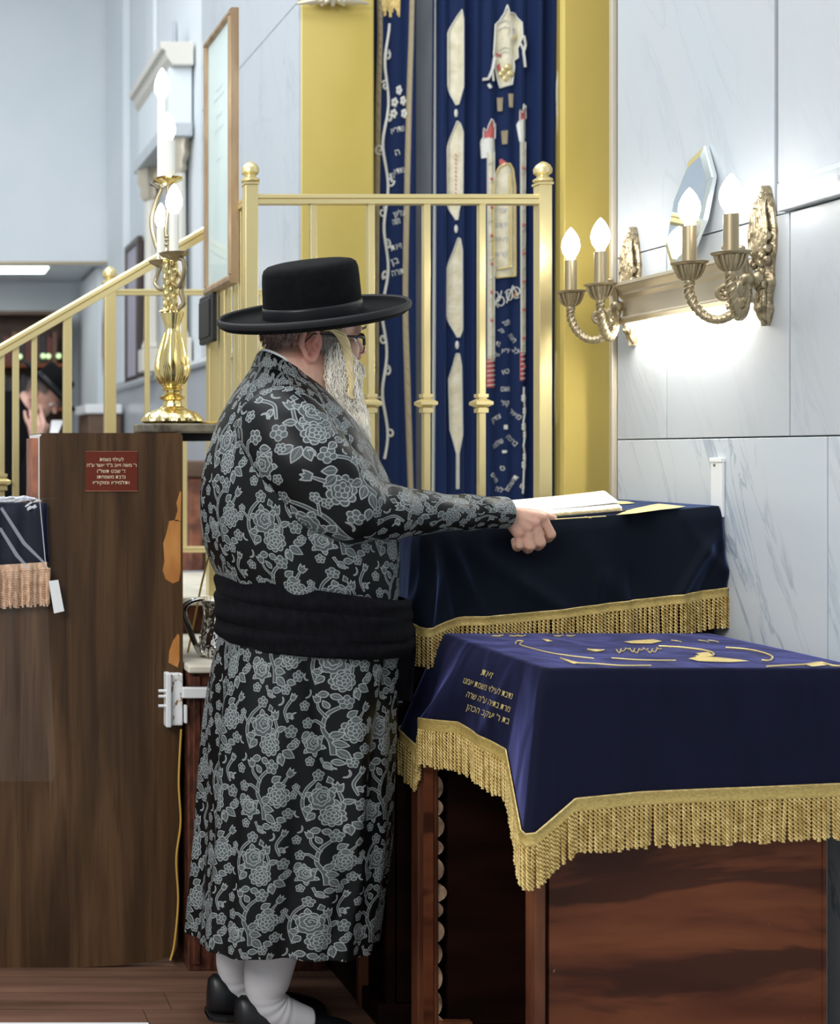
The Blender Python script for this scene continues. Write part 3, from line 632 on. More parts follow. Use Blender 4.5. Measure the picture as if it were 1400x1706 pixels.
# picture on the side railing and the black box under it
pc = thing('framed_picture', (xl-.02, 3.7, 1.815), 'tall glazed picture in a bronze frame hung on the side of the brass railing', 'picture')
y0, y1 = 3.575, 3.885; z0, z1 = P(0, 473, 3.60).z, P(0, 12, 3.575).z; PO = xl-.0115-.888
MB().box(.872+PO, .884+PO, y0+.004, y1-.004, z0+.004, z1-.004).build('print', M['glassprint'], pc)
for a in ((y0, y1, z1-.022, z1), (y0, y1, z0, z0+.026)): MB().prism([(.888+PO, 0), (.866+PO, 0), (.860+PO, .3), (.860+PO, .7), (.866+PO, 1), (.888+PO, 1)], (0, a[0], a[2]), (1, 0, 0), (0, 0, a[3]-a[2]), (0, a[1]-a[0], 0)).build('frame_rail', M['frame'], pc)
for a in ((y0, y0+.022), (y1-.022, y1)): MB().prism([(.888+PO, 0), (.866+PO, 0), (.860+PO, .3), (.860+PO, .7), (.866+PO, 1), (.888+PO, 1)], (0, a[0], z0+.026), (1, 0, 0), (0, a[1]-a[0], 0), (0, 0, z1-z0-.048)).build('frame_stile', M['frame'], pc)
mb = MB()
for i, (z, w) in enumerate(((2.43, .09), (2.405, .12), (2.35, .07), (2.31, .10), (2.22, .06))):
    lettering(mb, ('יזכור', 'אלהים נשמת', 'לעולם', 'אבינו מורנו', 'אמן')[i], lambda u, v: Vector((.8712+PO, 3.73-u, z+v)), w=w, h=.012)
mb.build('faint_lettering', M['greycloth'], pc)
MB().box(.8685+PO, .8695+PO, y0+.018, y1-.018, z0+.02, z1-.02).build('glass', M['glass'], pc)
bb = thing('black_box', (xl-.02, 3.84, 1.67), 'small black box fixed to the railing just below the bronze framed picture', 'box')
z0b, z1b = P(0, 570, 3.80).z, P(0, 488, 3.80).z
MB().box(xl-.042, xl-.0215, 3.775, 3.93, z0b, z1b).build('body', M['black'], bb, bevel=.006)
MB().box(xl-.047, xl-.04, 3.79, 3.915, z0b+.017, z1b-.017).build('front_plate', M['black'], bb, bevel=.003)
# ---------------------------------------------------------------- walnut panel, plaque
ws = thing('walnut_stand', (.35, 3.45, 0), 'tall walnut laminate side panel of a reading stand carrying the gold candelabra', 'stand')
Yc = 3.307
def poly_px(pts, Y): return [((P(x, y, Y).x), P(x, y, Y).z) for x, y in pts]
pan = [(-.30, 0.0), (P(128, 1612, Yc).x, 0.0), (P(200, 0, Yc).x, .006), (P(262, 0, Yc).x, .018), (P(290, 0, Yc).x, .034), (P(296, 0, Yc).x, .06), (P(298, 0, Yc).x, .40), (P(305, 0, Yc).x, .70), (P(304.5, 0, Yc).x, 1.395), (P(301, 0, Yc).x, 1.403), (P(72, 0, Yc).x, 1.403), (P(66, 0, Yc).x, 1.392), (P(66, 0, Yc).x, 1.226), (-.30, 1.226)]
MB().prism(pan, (0, Yc, 0), (1, 0, 0), (0, 0, 1), (0, .022, 0)).build('side_panel', M['laminate'], ws)
MB().box(.362, .726, Yc+.022, 3.62, 1.385, 1.403).build('top_board', M['laminate'], ws)
MB().box(.708, .726, Yc+.022, 3.60, .02, 1.385).build('end_board', M['laminate'], ws)
MB().box(-.28, .35, Yc+.022, 3.60, 1.20, 1.224).build('desk_board', M['laminate'], ws)
MB().box(.355, .360, Yc+.002, 3.56, 1.226, 1.40).build('metal_edge', M['white'], ws, label='pale metal edge strip')
MB().box(.340, .3545, Yc+.026, 3.50, 1.226, 1.39).build('inner_board', M['terracotta'], ws)
for q in ([(282, 868), (277, 890), (272, 905), (274, 935), (271, 950), (276, 965), (288, 972), (298, 968), (301, 950), (301, 870), (296, 866)],
          [(296, 1056), (288, 1068), (282, 1085), (281, 1104), (296, 1112), (299, 1100), (299, 1058)], [(300, 818), (294, 838), (296, 850), (291, 868), (301, 868), (302, 820)]):
    MB().prism(poly_px(q, Yc), (0, Yc-.0005, 0), (1, 0, 0), (0, 0, 1), (0, .001, 0)).build('chipped_patch', M['chip'], ws, label='orange patch where the veneer has chipped off')
pq = thing('name_plaque', (P(185, 0, Yc).x, Yc-.002, P(0, 785, Yc).z), 'small dark red plaque with five lines of cream lettering on the walnut panel', 'plaque')
a, b = P(142.5, 751.5, Yc), P(229, 818.5, Yc)
MB().box(a.x, b.x, Yc-.003, Yc-.0003, b.z, a.z).build('plate', M['plaque'], pq, bevel=.0012)
for t in ((a.x, b.x, a.z-.0016, a.z), (a.x, b.x, b.z, b.z+.0016)): MB().box(t[0], t[1], Yc-.0036, Yc-.002, t[2], t[3]).build('rim', M['terracotta'], pq)
mb = MB(); fn = lambda u, v: P(u, v, Yc-.0036)
for s, y, x0, x1 in (('לעילוי נשמת', 765.5, 166, 206), ("ר' משה זאב ב\"ר אשר ע\"ה", 775, 145, 227.5), ("ד' שבט תשל\"ו", 785, 162, 209), ('נדבת משפחתו', 794.5, 162, 209), ('ותלמידיו ומוקיריו', 804, 155, 215.5)):
    lettering(mb, s, fn, w=x1-x0, h=-8.2, c=((x0+x1)/2, y))
mb.build('lettering', M['plaquetext'], pq)
# ---------------------------------------------------------------- candelabra on its slab
sb = thing('stone_slab', (.72, 3.45, 1.404), 'mottled dark stone slab under the gold candelabra', 'slab')
q = [(.632, 3.36), (.662, 3.348), (.80, 3.35), (.845, 3.36), (.85, 3.50), (.82, 3.55), (.655, 3.545), (.63, 3.46)]
MB().prism(q, (0, 0, 1.404), (1, 0, 0), (0, 1, 0), (0, 0, .025)).build('slab_top', M['slab'], sb, bevel=.005)
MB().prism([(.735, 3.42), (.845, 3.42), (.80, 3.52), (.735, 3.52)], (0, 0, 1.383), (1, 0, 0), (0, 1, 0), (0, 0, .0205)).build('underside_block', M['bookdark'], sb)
cn = thing('candelabra', (.7346, 3.45, 1.429), 'ornate gold electric candelabra with lit candle bulbs on the walnut stand', 'candelabra')
Yk = 3.45; kx = lambda px: P(px, 0, Yk).x; kz = lambda py: P(0, py, Yk).z; sk = Yk/FPX
C0 = (kx(287), Yk, 0)
zz = lambda prof: [(r*sk, kz(y)) for r, y in prof]
MB().lathe([(.060, 1.429), (.074, 1.432), (.082, 1.437), (.080, 1.445), (.070, 1.456), (.052, 1.466), (.034, 1.473), (.028, 1.478)], C0, 72, 12, .055).build('foot', M['castgold'], cn, True)
MB().lathe(zz([(16, 677), (15, 672), (13, 668), (19, 665), (21, 661), (15, 658), (13, 654), (14, 651), (18, 649), (14, 646)]), C0, 32, 8, .04).build('knop', M['goldbright'], cn, True)
bdy = MB().lathe(zz([(12, 648), (17, 643), (24, 634), (27.5, 622), (28, 612), (26, 600), (22.5, 585), (18.5, 572), (14.5, 560), (12, 551), (11.5, 546), (13, 540), (16, 532), (18, 526), (19, 522), (17, 519)]), C0, 64, 10, .035).build('vase_stem', M['goldbright'], cn, True)
lf = MB()
for k in range(8):
    a = 2*PI*k/8+.2
    for d in (-.16, -.05, .06, .17):
        pts = []
        for t in np.linspace(0, 1, 12):
            y = 640-85*t; r = float(np.interp(y, [546, 551, 560, 572, 585, 600, 612, 622, 634, 643], [12, 12.5, 15, 19, 23, 26.5, 28.5, 28, 24.5, 18]))*sk
            aa = a+d*(1.3-t)*(1 if t < .8 else .4)+.05*math.sin(9*t); pts.append((C0[0]+r*math.cos(aa), Yk+r*math.sin(aa), kz(y)))
        lf.tube(pts, [.0012, .0032, .0036, .0030, .0012], 6)
lf.build('acanthus_leaf', M['goldbright'], bdy, True)
col = MB().lathe(zz([(17, 519), (12, 514), (10, 500), (11, 485), (10, 470), (13, 462), (10, 455), (12, 444), (10, 436), (8, 428)]), (kx(284), Yk, 0), 24, 6, .12).build('upper_stem', M['castgold'], cn, True)
fgm = MB()
for k in range(40):
    y = 515-k*2.1; a = k*2.4; fgm.ell((kx(284)+.016*math.cos(a), Yk+.016*math.sin(a), kz(y)), (.006, .006, .009), 8, 6)
fgm.build('cast_ornament', M['castgold'], col, True)
def candle(px, py_tray, py_top, y, bulbtop, rt, rc, rb, m='goldbright', stub=None):
    c = P(px, py_tray, y); s = y/FPX; ar = None
    t = MB().lathe([(.3*rt*s, c.z-.014), (.55*rt*s, c.z-.008), (rt*s*.9, c.z-.002), (rt*s, c.z+.004), (rt*s*.92, c.z+.004), (rt*s*.4, c.z-.002)], (c.x, y, 0), 32, 12, .03).build('drip_tray', M[m], cn, True)
    zt = P(0, py_top, y).z
    MB().lathe([(rc*s, c.z), (rc*s, zt), (rc*s*.7, zt+.001)], (c.x, y, 0), 20).build('candle_sleeve', M['ivory'], cn, True)
    zb = P(0, bulbtop, y).z; h = zb-zt
    MB().lathe([(rb*s*.4, zt+.0005), (rb*s*.6, zt+h*.08), (rb*s*.95, zt+h*.28), (rb*s, zt+h*.42), (rb*s*.85, zt+h*.62), (rb*s*.5, zt+h*.84), (rb*s*.16, zt+h*.97), (.0005, zb)], (c.x, y, 0), 20).build('bulb', M['bulb2'], cn, True)
    return c
def arm(pts, r=.006, m='brassdull'): MB().tube(catmull(pts, 24), r, 10).build('arm', M[m], cn, True)
c1 = candle(280, 300, 236, Yk+.01, 186, 25, 12, 13); c2 = candle(290, 424, 357, Yk-.07, 306, 25, 8, 14, 'brassdull')
c3 = candle(268, 437, 380, Yk+.10, 338, 20, 7, 10, 'brassdull'); c4 = candle(270, 306, 166, Yk+.14, 113, 22, 8, 13, 'silver')
arm([(kx(284), Yk, kz(430)), (kx(280), Yk, kz(405)), (kx(277), Yk+.004, kz(385)), (kx(281), Yk+.01, kz(340)), (c1.x, Yk+.01, c1.z-.012)], .0055)
arm([(kx(284), Yk, kz(470)), (kx(293), Yk-.04, kz(480)), (kx(297), Yk-.075, kz(460)), (kx(294), Yk-.08, kz(440)), (c2.x, c2.y, c2.z-.012)])
arm([(kx(284), Yk, kz(470)), (kx(276), Yk+.05, kz(478)), (kx(272), Yk+.11, kz(462)), (c3.x, c3.y, c3.z-.012)])
arm([(kx(284), Yk, kz(450)), (kx(282), Yk+.07, kz(430)), (kx(274), Yk+.13, kz(390)), (kx(270), Yk+.145, kz(345)), (c4.x, c4.y, c4.z-.012)])
arm([(kx(288), Yk-.012, kz(520)), (kx(302), Yk-.03, kz(508)), (kx(298), Yk-.03, kz(490)), (kx(301), Yk-.03, kz(470)), (kx(296), Yk-.012, kz(455))], .007)
kn = MB()
for y in (394, 400, 408): kn.ell((kx(278), Yk, kz(y)), (.007, .007, .005), 12, 8)
kn.build('bead', M['brassdull'], cn, True)
cd = MB().tube(catmull([(kx(322), 3.46, 1.4325), (kx(345), 3.42, 1.4325), (.868, 3.40, 1.42), (.885, 3.43, 1.30), (.862, 3.47, 1.15), (.83, 3.50, 1.0), (.80, 3.48, .88), (.775, 3.44, .806)], 60), .0028, 8).build('yellow_cord', M['cord'], None, True)
tag(cd, 'thin yellow electric cord looping down from the candelabra slab past the cup', 'cord')
cd = MB().tube(catmull([P(302, 1215, 3.29), P(298, 1300, 3.292), P(301, 1370, 3.29), P(294, 1430, 3.288), P(297, 1500, 3.288), P(291, 1570, 3.286), P(284, 1600, 3.284)], 50), .0028, 8).build('yellow_cord', M['cord'], None, True)
tag(cd, 'thin golden cord hanging down the right edge of the walnut panel', 'cord')
# ---------------------------------------------------------------- cloth on the left desk
dc = thing('desk_cloth', (.1, 3.3, 1.23), 'navy cloth with peach fringe under clear plastic on the left of the walnut stand', 'cloth')
Yd = 3.296
def dsk(u, py): return P(u, py, Yd+.004*math.sin(u*.22)+.002*math.sin(u*.6))
mb = MB(); nu = 44
us = [-110+188*i/nu for i in range(nu+1)]
mb.loft([[P(u, 836, 3.50) for u in us], [P(u*.98, 838, 3.31) for u in us]]+[[dsk(u+(4*t*t if i == nu else 0), 840+t*(108-12*(u+110)/188)) for i, u in enumerate(us)] for t in np.linspace(0, 1, 8)], False, False)
o = mb.build('cloth', M['velvet'], dc, 'all'); s_ = o.modifiers.new('t', 'SOLIDIFY'); s_.thickness = .002; s_.offset = 0
fr_ = MB(); bnd = MB()
bnd.loft([[dsk(u, 952-12*(u+110)/188+q)+Vector((0, -.003, 0)) for u in us] for q in (-4, 3, 10)], False, False); bnd.build('braid', M['peach'], dc, 'all')
for i in range(92):
    u = -110+192*i/91; y = 960-12*(u+110)/188
    strand(fr_, dsk(u, y-2)+Vector((0, -.004, 0)), .096+.004*math.sin(i*1.9), .0040, Vector((.03*math.sin(i*1.3), -.01, 0)), 8)
fr_.build('fringe', M['peach'], dc, True, kind='stuff')
pl = MB(); us2 = [-110+225*i/40 for i in range(41)]
pl.loft([[P(u*.985-8, 829, 3.50) for u in us2], [P(u*.97-6, 830, 3.30) for u in us2]]+[[P(u*(.62+.09*t)+(0 if u < 0 else 10*t), 832+t*(470 if i < 40 else 455), 3.285+.006*math.sin(u*.11+t*4)) for i, u in enumerate(us2)] for t in np.linspace(0, 1, 14)], False, False)
pl.build('plastic_cover', M['plastic'], dc, 'all')
cr_ = MB()
rnd = random.Random(3)
for i in range(24):
    u = 72-rnd.random()*70; a = P(u, 828+rnd.random()*8, 3.285); b_ = P(u-6-rnd.random()*26, 828+rnd.random()*9, 3.282); cr_.tube([a, (a+b_)/2+Vector((0, -.004, .002)), b_], [.001, .003, .001], 5)
for i in range(10): a = P(38+rnd.random()*18, 840+rnd.random()*14, 3.284); cr_.tube([a, a+Vector((.008, -.003, .006))], [.002, .003], 5)
cr_.tube([P(66, 832, 3.283), P(76, 940, 3.281), P(80, 948, 3.279)], .0012, 5)
cr_.build('plastic_crease', M['plasticedge'], dc)
st_ = MB()
for pts in ([(2, 846), (40, 905), (74, 938)], [(0, 880), (28, 925), (50, 950)]): st_.tube([P(x, y, 3.286) for x, y in pts], [.004, .005, .003], 6, flat=.2)
st_.build('plastic_fold', M['plasticfold'], dc)
MB().prism(poly_px([(81, 968), (97, 966), (107, 1018), (90, 1022)], 3.281), (0, 3.280, 0), (1, 0, 0), (0, 0, 1), (0, .001, 0)).build('tag', M['white'], dc, label='small white rectangular tag')
# ---------------------------------------------------------------- wash cabinet, cup, latch
wk = thing('wash_cabinet', (.95, 3.42, 0), 'reddish speckled cabinet with beige stone top behind the robed man', 'cabinet')
MB().box(.740, 1.10, 3.285, 3.44, 0, .78).box(.740, .92, 3.44, 3.84, 0, .78).build('body', M['redgranite'], wk, bevel=.004)
MB().box(.752, .772, 3.277, 3.285, .02, .77).build('stile', M['redgranite'], wk, bevel=.003)
MB().box(.736, 1.10, 3.262, 3.44, .78, .80).box(.736, .92, 3.44, 3.842, .78, .80).build('counter_top', M['beige'], wk, bevel=.005)
cu = thing('washing_cup', (.873, 3.40, .80), 'polished silver two-handled washing cup on the stone counter behind the man', 'cup')
Yq = 3.40; cx = P(377, 0, Yq).x; q = lambda y: P(0, y, Yq).z
MB().lathe([(.060, .8005), (.068, .805), (.066, .812), (.070, .835), (.072, .85), (.066, .88), (.060, .91), (.062, .935), (.070, .955), (.073, .957), (.069, .954), (.058, .93), (.055, .90), (.055, .83), (.001, .82)], (cx, Yq, 0), 48, cap=True).build('cup_body', M['hammered'], cu, True)
rg = MB()
for k in range(28):
    a = 2*PI*k/28; rg.tube([(cx+.068*math.cos(a), Yq+.068*math.sin(a), .808), (cx+.0715*math.cos(a), Yq+.0715*math.sin(a), .835)], .0035, 6)
rg.build('ribbed_foot', M['silver'], cu, True)
for sgn in (-1, 1):
    MB().tube(catmull([(cx+sgn*.066, Yq-.01, .957), (cx+sgn*.092, Yq-.012, .954), (cx+sgn*.114, Yq-.014, .940), (cx+sgn*.118, Yq-.014, .918), (cx+sgn*.108, Yq-.014, .892), (cx+sgn*.094, Yq-.012, .856), (cx+sgn*.080, Yq-.01, .824), (cx+sgn*.070, Yq-.01, .812)], 34), [.007, .008, .009, .008, .0075, .007], 10, flat=1.5).build('handle', M['silver'], cu, True)
gl = thing('gate_latch', (P(292, 0, 3.3).x, 3.29, .7), 'chipped white painted metal latch on the right edge of the walnut panel', 'latch')
a, b = P(274, 1121, 3.295), P(304, 1208, 3.295)
MB().box(a.x+.012, b.x, 3.286, 3.3062, b.z, a.z).build('case', M['whiterust'], gl, bevel=.004)
MB().box(a.x, a.x+.014, 3.272, 3.306, b.z-.002, a.z+.002).build('flange', M['white'], gl, bevel=.003)
for y in (1151, 1160, 1176): v = P(268, y, 3.28); MB().tube([(v.x-.006, 3.28, v.z), (a.x+.004, 3.28, v.z)], .004, 10).build('screw', M['white'], gl, True)
a2, b2 = P(300, 1146, 3.26), P(372, 1164, 3.26)
MB().box(b.x-.006, b2.x, 3.262, 3.279, b2.z, a2.z).build('bar', M['white'], gl, bevel=.003)
MB().box(b.x+.0005, b.x+.008, 3.270, 3.284, P(0, 1202, 3.295).z, P(0, 1172, 3.295).z).build('keeper', M['white'], gl, bevel=.002)
# ================================================================ RIGHT WALL: sconces, shelf, mirror, cable cover
XW = 1.92
sc = thing('wall_sconce', (XW, 2.795, 1.7), 'antique brass two-arm wall sconce at the near right end of the shelf', 'sconce', 'wall sconces beside the mirror shelf')
Y0 = 2.795
zsn = [(1.632, .002), (1.645, .008), (1.665, .016), (1.685, .012), (1.705, .014), (1.725, .022), (1.745, .018), (1.775, .020), (1.80, .026), (1.84, .028), (1.875, .022), (1.91, .015), (1.935, .007), (1.943, .002)]
mb = MB(); rings = []
for z, w in zsn: rings.append([(XW-.0005, Y0-w, z), (XW-.006, Y0-w, z), (XW-.013-.15*w, Y0-w*.5, z), (XW-.018-.2*w, Y0, z), (XW-.013-.15*w, Y0+w*.5, z), (XW-.006, Y0+w, z), (XW-.0005, Y0+w, z)])
mb.loft(rings); bp = mb.build('backplate', M['castbrass'], sc, True)
mb = MB()
for k in range(9):
    a = (k-4)/4
    mb.tube(catmull([(XW-.018, Y0+a*.010, 1.765), (XW-.026, Y0+a*.022, 1.80), (XW-.026, Y0+a*.027, 1.845), (XW-.024, Y0+a*.018, 1.89+.02*(1-abs(a))), (XW-.014, Y0+a*.010, 1.915+.022*(1-abs(a)))], 14), [.002, .0034, .0036, .003, .0015], 7)
for k in range(5):
    a = (k-2)/2; mb.tube(catmull([(XW-.018, Y0+a*.008, 1.715), (XW-.022, Y0+a*.013, 1.69), (XW-.018, Y0+a*.008, 1.655), (XW-.008, Y0+a*.003, 1.637)], 10), [.004, .005, .004, .002], 7)
for s in (-1, 1):
    for z in (1.775, 1.80, 1.828): mb.ell((XW-.022, Y0+s*.024, z), (.009, .007, .010), 10, 8)
rr_ = random.Random(4)
for k in range(46):
    z = 1.66+.26*rr_.random(); w = float(np.interp(z, [q[0] for q in zsn], [q[1] for q in zsn])); y = Y0+rr_.uniform(-.85, .85)*w
    mb.ell((XW-.019-.006*rr_.random(), y, z), (.007, .0045, .0085), 8, 6)
mb.ell((XW-.026, Y0, 1.735), (.014, .014, .018), 14, 10)
mb.build('leaf_relief', M['castbrass'], bp, True)
mb = MB().lathe([(.010, 0), (.013, .004), (.010, .010), (.014, .016), (.016, .024), (.012, .032), (.006, .036)], (XW-.028, Y0, 1.735), 20, axis=(-1, 0, 0)); mb.build('hub', M['brassdull'], sc, True)
for s in (-1, 1):
    hx, hy = XW-.050, Y0
    cxx, cyy = 1.787, Y0+s*.072
    def A(t, z): return (hx+(cxx-hx)*t, hy+(cyy-hy)*t, z)
    pts = catmull([A(0, 1.735), A(.06, 1.700), A(.22, 1.665), A(.45, 1.650), A(.70, 1.658), A(.90, 1.684), A(1.0, 1.715), A(1.0, 1.738)], 40)
    ro = MB(); ro.tube(pts, [.0085, .0105, .0105, .010, .0085, .0075], 12)
    for q in range(3):      # rope twist
        tw = []
        for i, p in enumerate(pts):
            p = Vector(p); t = Vector(pts[min(i+1, 39)])-Vector(pts[max(i-1, 0)]); t.normalize()
            n1 = t.cross(Vector((0, 1, 0))); n1.normalize(); n2 = t.cross(n1); a = i*.9+q*2*PI/3
            tw.append(p+(n1*math.cos(a)+n2*math.sin(a))*.0085)
        ro.tube(tw, .0032, 6)
    ro.build('arm', M['brassdull'], sc, True)
    sp = MB(); c = A(.36, 1.706); pp = []
    dx, dy = (cxx-hx), (cyy-hy); ln = math.hypot(dx, dy)
    for i in range(34):
        a = -PI/2+i*.23; r = .030-.00072*i; pp.append((c[0]-dx/ln*r*math.cos(a), c[1]-dy/ln*r*math.cos(a), c[2]+r*math.sin(a)))
    sp.tube(pp, [.0065, .006, .0045], 8)
    sp.build('scroll', M['brassdull'], sc, True)
    mb = MB()
    mb.ell(c, (.008, .008, .008), 12, 8)
    for k in range(6): a = k*PI/3; mb.ell((c[0]-dx/ln*.0095*math.cos(a), c[1]-dy/ln*.0095*math.cos(a), c[2]+.0095*math.sin(a)), (.0055, .0055, .0055), 8, 6)
    mb.build('rosette', M['brassdull'], sc, True)
    tn = MB().tube(catmull([A(.02, 1.748), A(.10, 1.775), A(.22, 1.795+.006*s), A(.34, 1.803+.006*s)], 14), [.0055, .005, .0042], 8); tn.ell(A(.37, 1.805+.006*s), (.008, .008, .0075), 12, 8)
    tn.build('tendril', M['brassdull'], sc, True)
    cup = MB().lathe([(.006, 1.728), (.011, 1.736), (.010, 1.742), (.017, 1.748), (.023, 1.760), (.027, 1.776), (.0365, 1.781), (.038, 1.784), (.034, 1.785), (.02, 1.780), (.001, 1.779)], (cxx, cyy, 0), 32).build('cup', M['brassdull'], sc, True)
    lm = MB()
    for k in range(14):
        a = 2*PI*k/14; lm.tube([(cxx+r*math.cos(a), cyy+r*math.sin(a), z) for r, z in ((.012, 1.744), (.020, 1.752), (.0255, 1.764), (.030, 1.777))], [.002, .0034, .0036, .003], 6)
    lm.build('fluting', M['brassdull'], cup, True)
    MB().lathe([(.0145, 1.780), (.0145, 1.866), (.011, 1.868)], (cxx, cyy, 0), 24).build('candle_sleeve', M['brassdull'], sc, True)
    zt = 1.868
    MB().lathe([(.009, zt), (.011, zt+.006), (.019, zt+.020), (.0225, zt+.036), (.0205, zt+.052), (.0145, zt+.067), (.007, zt+.079), (.0008, zt+.086)], (cxx, cyy, 0), 24).build('bulb', M['bulb'], sc, True)
far = copy_tree(sc, (XW, 3.305, 1.7)); far['label'] = 'antique brass two-arm wall sconce beside the gold ark pilaster, farther from view'
sh = thing('wall_shelf', (1.89, 3.06, 1.69), 'champagne coloured moulded shelf on the marble wall between the sconces', 'shelf')
pr = [(1.9195, 1.690), (1.882, 1.690), (1.874, 1.696), (1.874, 1.702), (1.884, 1.708), (1.884, 1.752), (1.872, 1.762), (1.872, 1.768), (1.858, 1.782), (1.850, 1.784), (1.850, 1.792), (1.9195, 1.792)]
MB().prism(pr, (0, 2.85, 0), (1, 0, 0), (0, 0, 1), (0, .455, 0)).build('moulding', M['silvergold'], sh)
MB().prism([(1.866, 1.688), (1.876, 1.686), (1.880, 1.694), (1.872, 1.699)], (0, 2.852, 0), (1, 0, 0), (0, 0, 1), (0, .45, 0)).build('lower_bead', M['brassdull'], sh)
MB().box(1.884, 1.912, 2.87, 3.29, 1.684, 1.692).build('light_strip', M['strip'], sh, label='glowing lamp strip under the shelf')
mi = thing('octagonal_mirror', (1.885, 3.04, 1.793), 'eight-sided silver mirror leaning against the marble wall above the shelf', 'mirror')
oc = [(3.118, 1.86), (3.106, 1.975), (3.060, 2.060), (3.004, 2.083), (2.960, 2.000), (2.974, 1.90), (3.020, 1.815), (3.075, 1.7935)]
ctr = (sum(p[0] for p in oc)/8, sum(p[1] for p in oc)/8)
lean = lambda z: 1.876+(z-1.7935)*.11
def ring(k, dx): return [(lean(ctr[1]+(z-ctr[1])*k)+dx, ctr[0]+(y-ctr[0])*k, ctr[1]+(z-ctr[1])*k) for y, z in oc]
mb = MB(); mb.loft([ring(1, .011), ring(1, .002), ring(.985, 0), ring(.84, -.004)], False); mb.build('bevel', M['mirroredge'], mi)
mb = MB(); mb.add(ring(.84, -.0041), [tuple(range(8))]); mb.add(ring(1, .011), [tuple(range(8))]); mb.build('mirror_glass', M['mirror'], mi)
MB().prism([(0, 0), (.010, 0), (.032, .075), (.022, .075)], (lean(1.80)-.02, 3.012, 1.7935), (0, -1, 0), (0, 0, 1), (.004, 0, 0)).build('strut', M['silver'], mi, bevel=.001)
cv = thing('cable_cover', (1.915, 2.97, 1.22), 'small white plastic cable cover strip on the marble wall behind the lectern', 'cable cover')
ya, yb_ = PXw(1207, 1.917), PXw(1188, 1.917)
MB().box(1.9115, 1.9195, ya, yb_, 1.20, 1.337).build('channel', M['white'], cv, bevel=.002)
MB().box(1.909, 1.9195, ya-.001, yb_+.001, 1.329, 1.339).build('end_cap', M['white'], cv, bevel=.001)
MB().lathe([(.004, 0), (.003, .002), (.0005, .0025)], (1.9115, (ya+yb_)/2+.006, 1.322), 10, axis=(-1, 0, 0)).build('screw', M['brassdull'], cv)
# ================================================================ cloth helpers
def frames(path):
    """outward horizontal normals along a path that runs clockwise seen from above (outside on its left looking along... fixed by sign)"""
    out = []
    for i in range(len(path)):
        a = path[max(i-1, 0)]; b = path[min(i+1, len(path)-1)]; t = (b-a); t.z = 0; t.normalize() if t.length else None
        out.append(Vector((t.y, -t.x, 0)))
    return out
def resample(pts, n):
    pts = [Vector(p) for p in pts]; d = [0]
    for a, b in zip(pts, pts[1:]): d.append(d[-1]+(b-a).length)
    return pts, d
def dual(T, B, n):
    """sample top and bottom paths together, denser where the bottom is longer"""
    T = [Vector(p) for p in T]; B = [Vector(p) for p in B]; d = [0]
    for i in range(len(B)-1): d.append(d[-1]+max((B[i+1]-B[i]).length, (T[i+1]-T[i]).length*.6))
    t2, b2, dd = [], [], []
    for k in range(n):
        u = d[-1]*k/(n-1); i = max(j for j in range(len(d)) if d[j] <= u+1e-9); i = min(i, len(B)-2)
        f = (u-d[i])/(d[i+1]-d[i]); f2_ = f*f*(3-2*f)*.35+f*.65
        t2.append(T[i].lerp(T[i+1], f)); b2.append(B[i].lerp(B[i+1], f2_)); dd.append(u)
    return t2, b2, dd
def drape(name, root, T, B, n, m, centre, fold_fn, rows=36, topz=None, ridges=None):
    t2, b2, dd = dual(T, B, n)
    nb = frames([Vector(p) for p in b2]); c = Vector(centre)
    mb = MB(); R = []
    inn = [t.lerp(Vector((c.x, c.y, t.z)), .03) for t in t2]
    if topz: inn = [Vector((p.x, p.y, topz(p))) for p in inn]
    R.append(inn)
    R.append([t+nb[i]*.001+Vector((0, 0, -.0015)) for i, t in enumerate(t2)])
    grid = []
    for j in range(1, rows+1):
        s = j/rows; row = []
        for i in range(n):
            p = t2[i].lerp(b2[i], s)+nb[i]*(.006*math.sin(min(1, s*6)*PI/2))
            p += nb[i]*fold_fn(dd[i], s)
            if ridges and p.y < ridges[0]:
                for (x0, z0, x1, z1, am, wd) in ridges[1]:
                    lx, lz = x1-x0, z1-z0; ll = math.hypot(lx, lz); t_ = ((p.x-x0)*lx+(p.z-z0)*lz)/ll/ll; ds = ((p.x-x0)*lz-(p.z-z0)*lx)/ll
                    p += nb[i]*(am*math.exp(-(ds/wd)**2)*max(0, min(1, t_*3))*max(0, min(1, (1.25-t_)*3)))
            row.append(p)
        R.append(row)
    mb.loft(R, False, False)
    if topz is not False:
        k = len(R[0]); mb.add([tuple(p) for p in R[0]], [tuple(range(k))])
    o = mb.build(name, m, root, 'all'); return R[-1], nb, dd, R
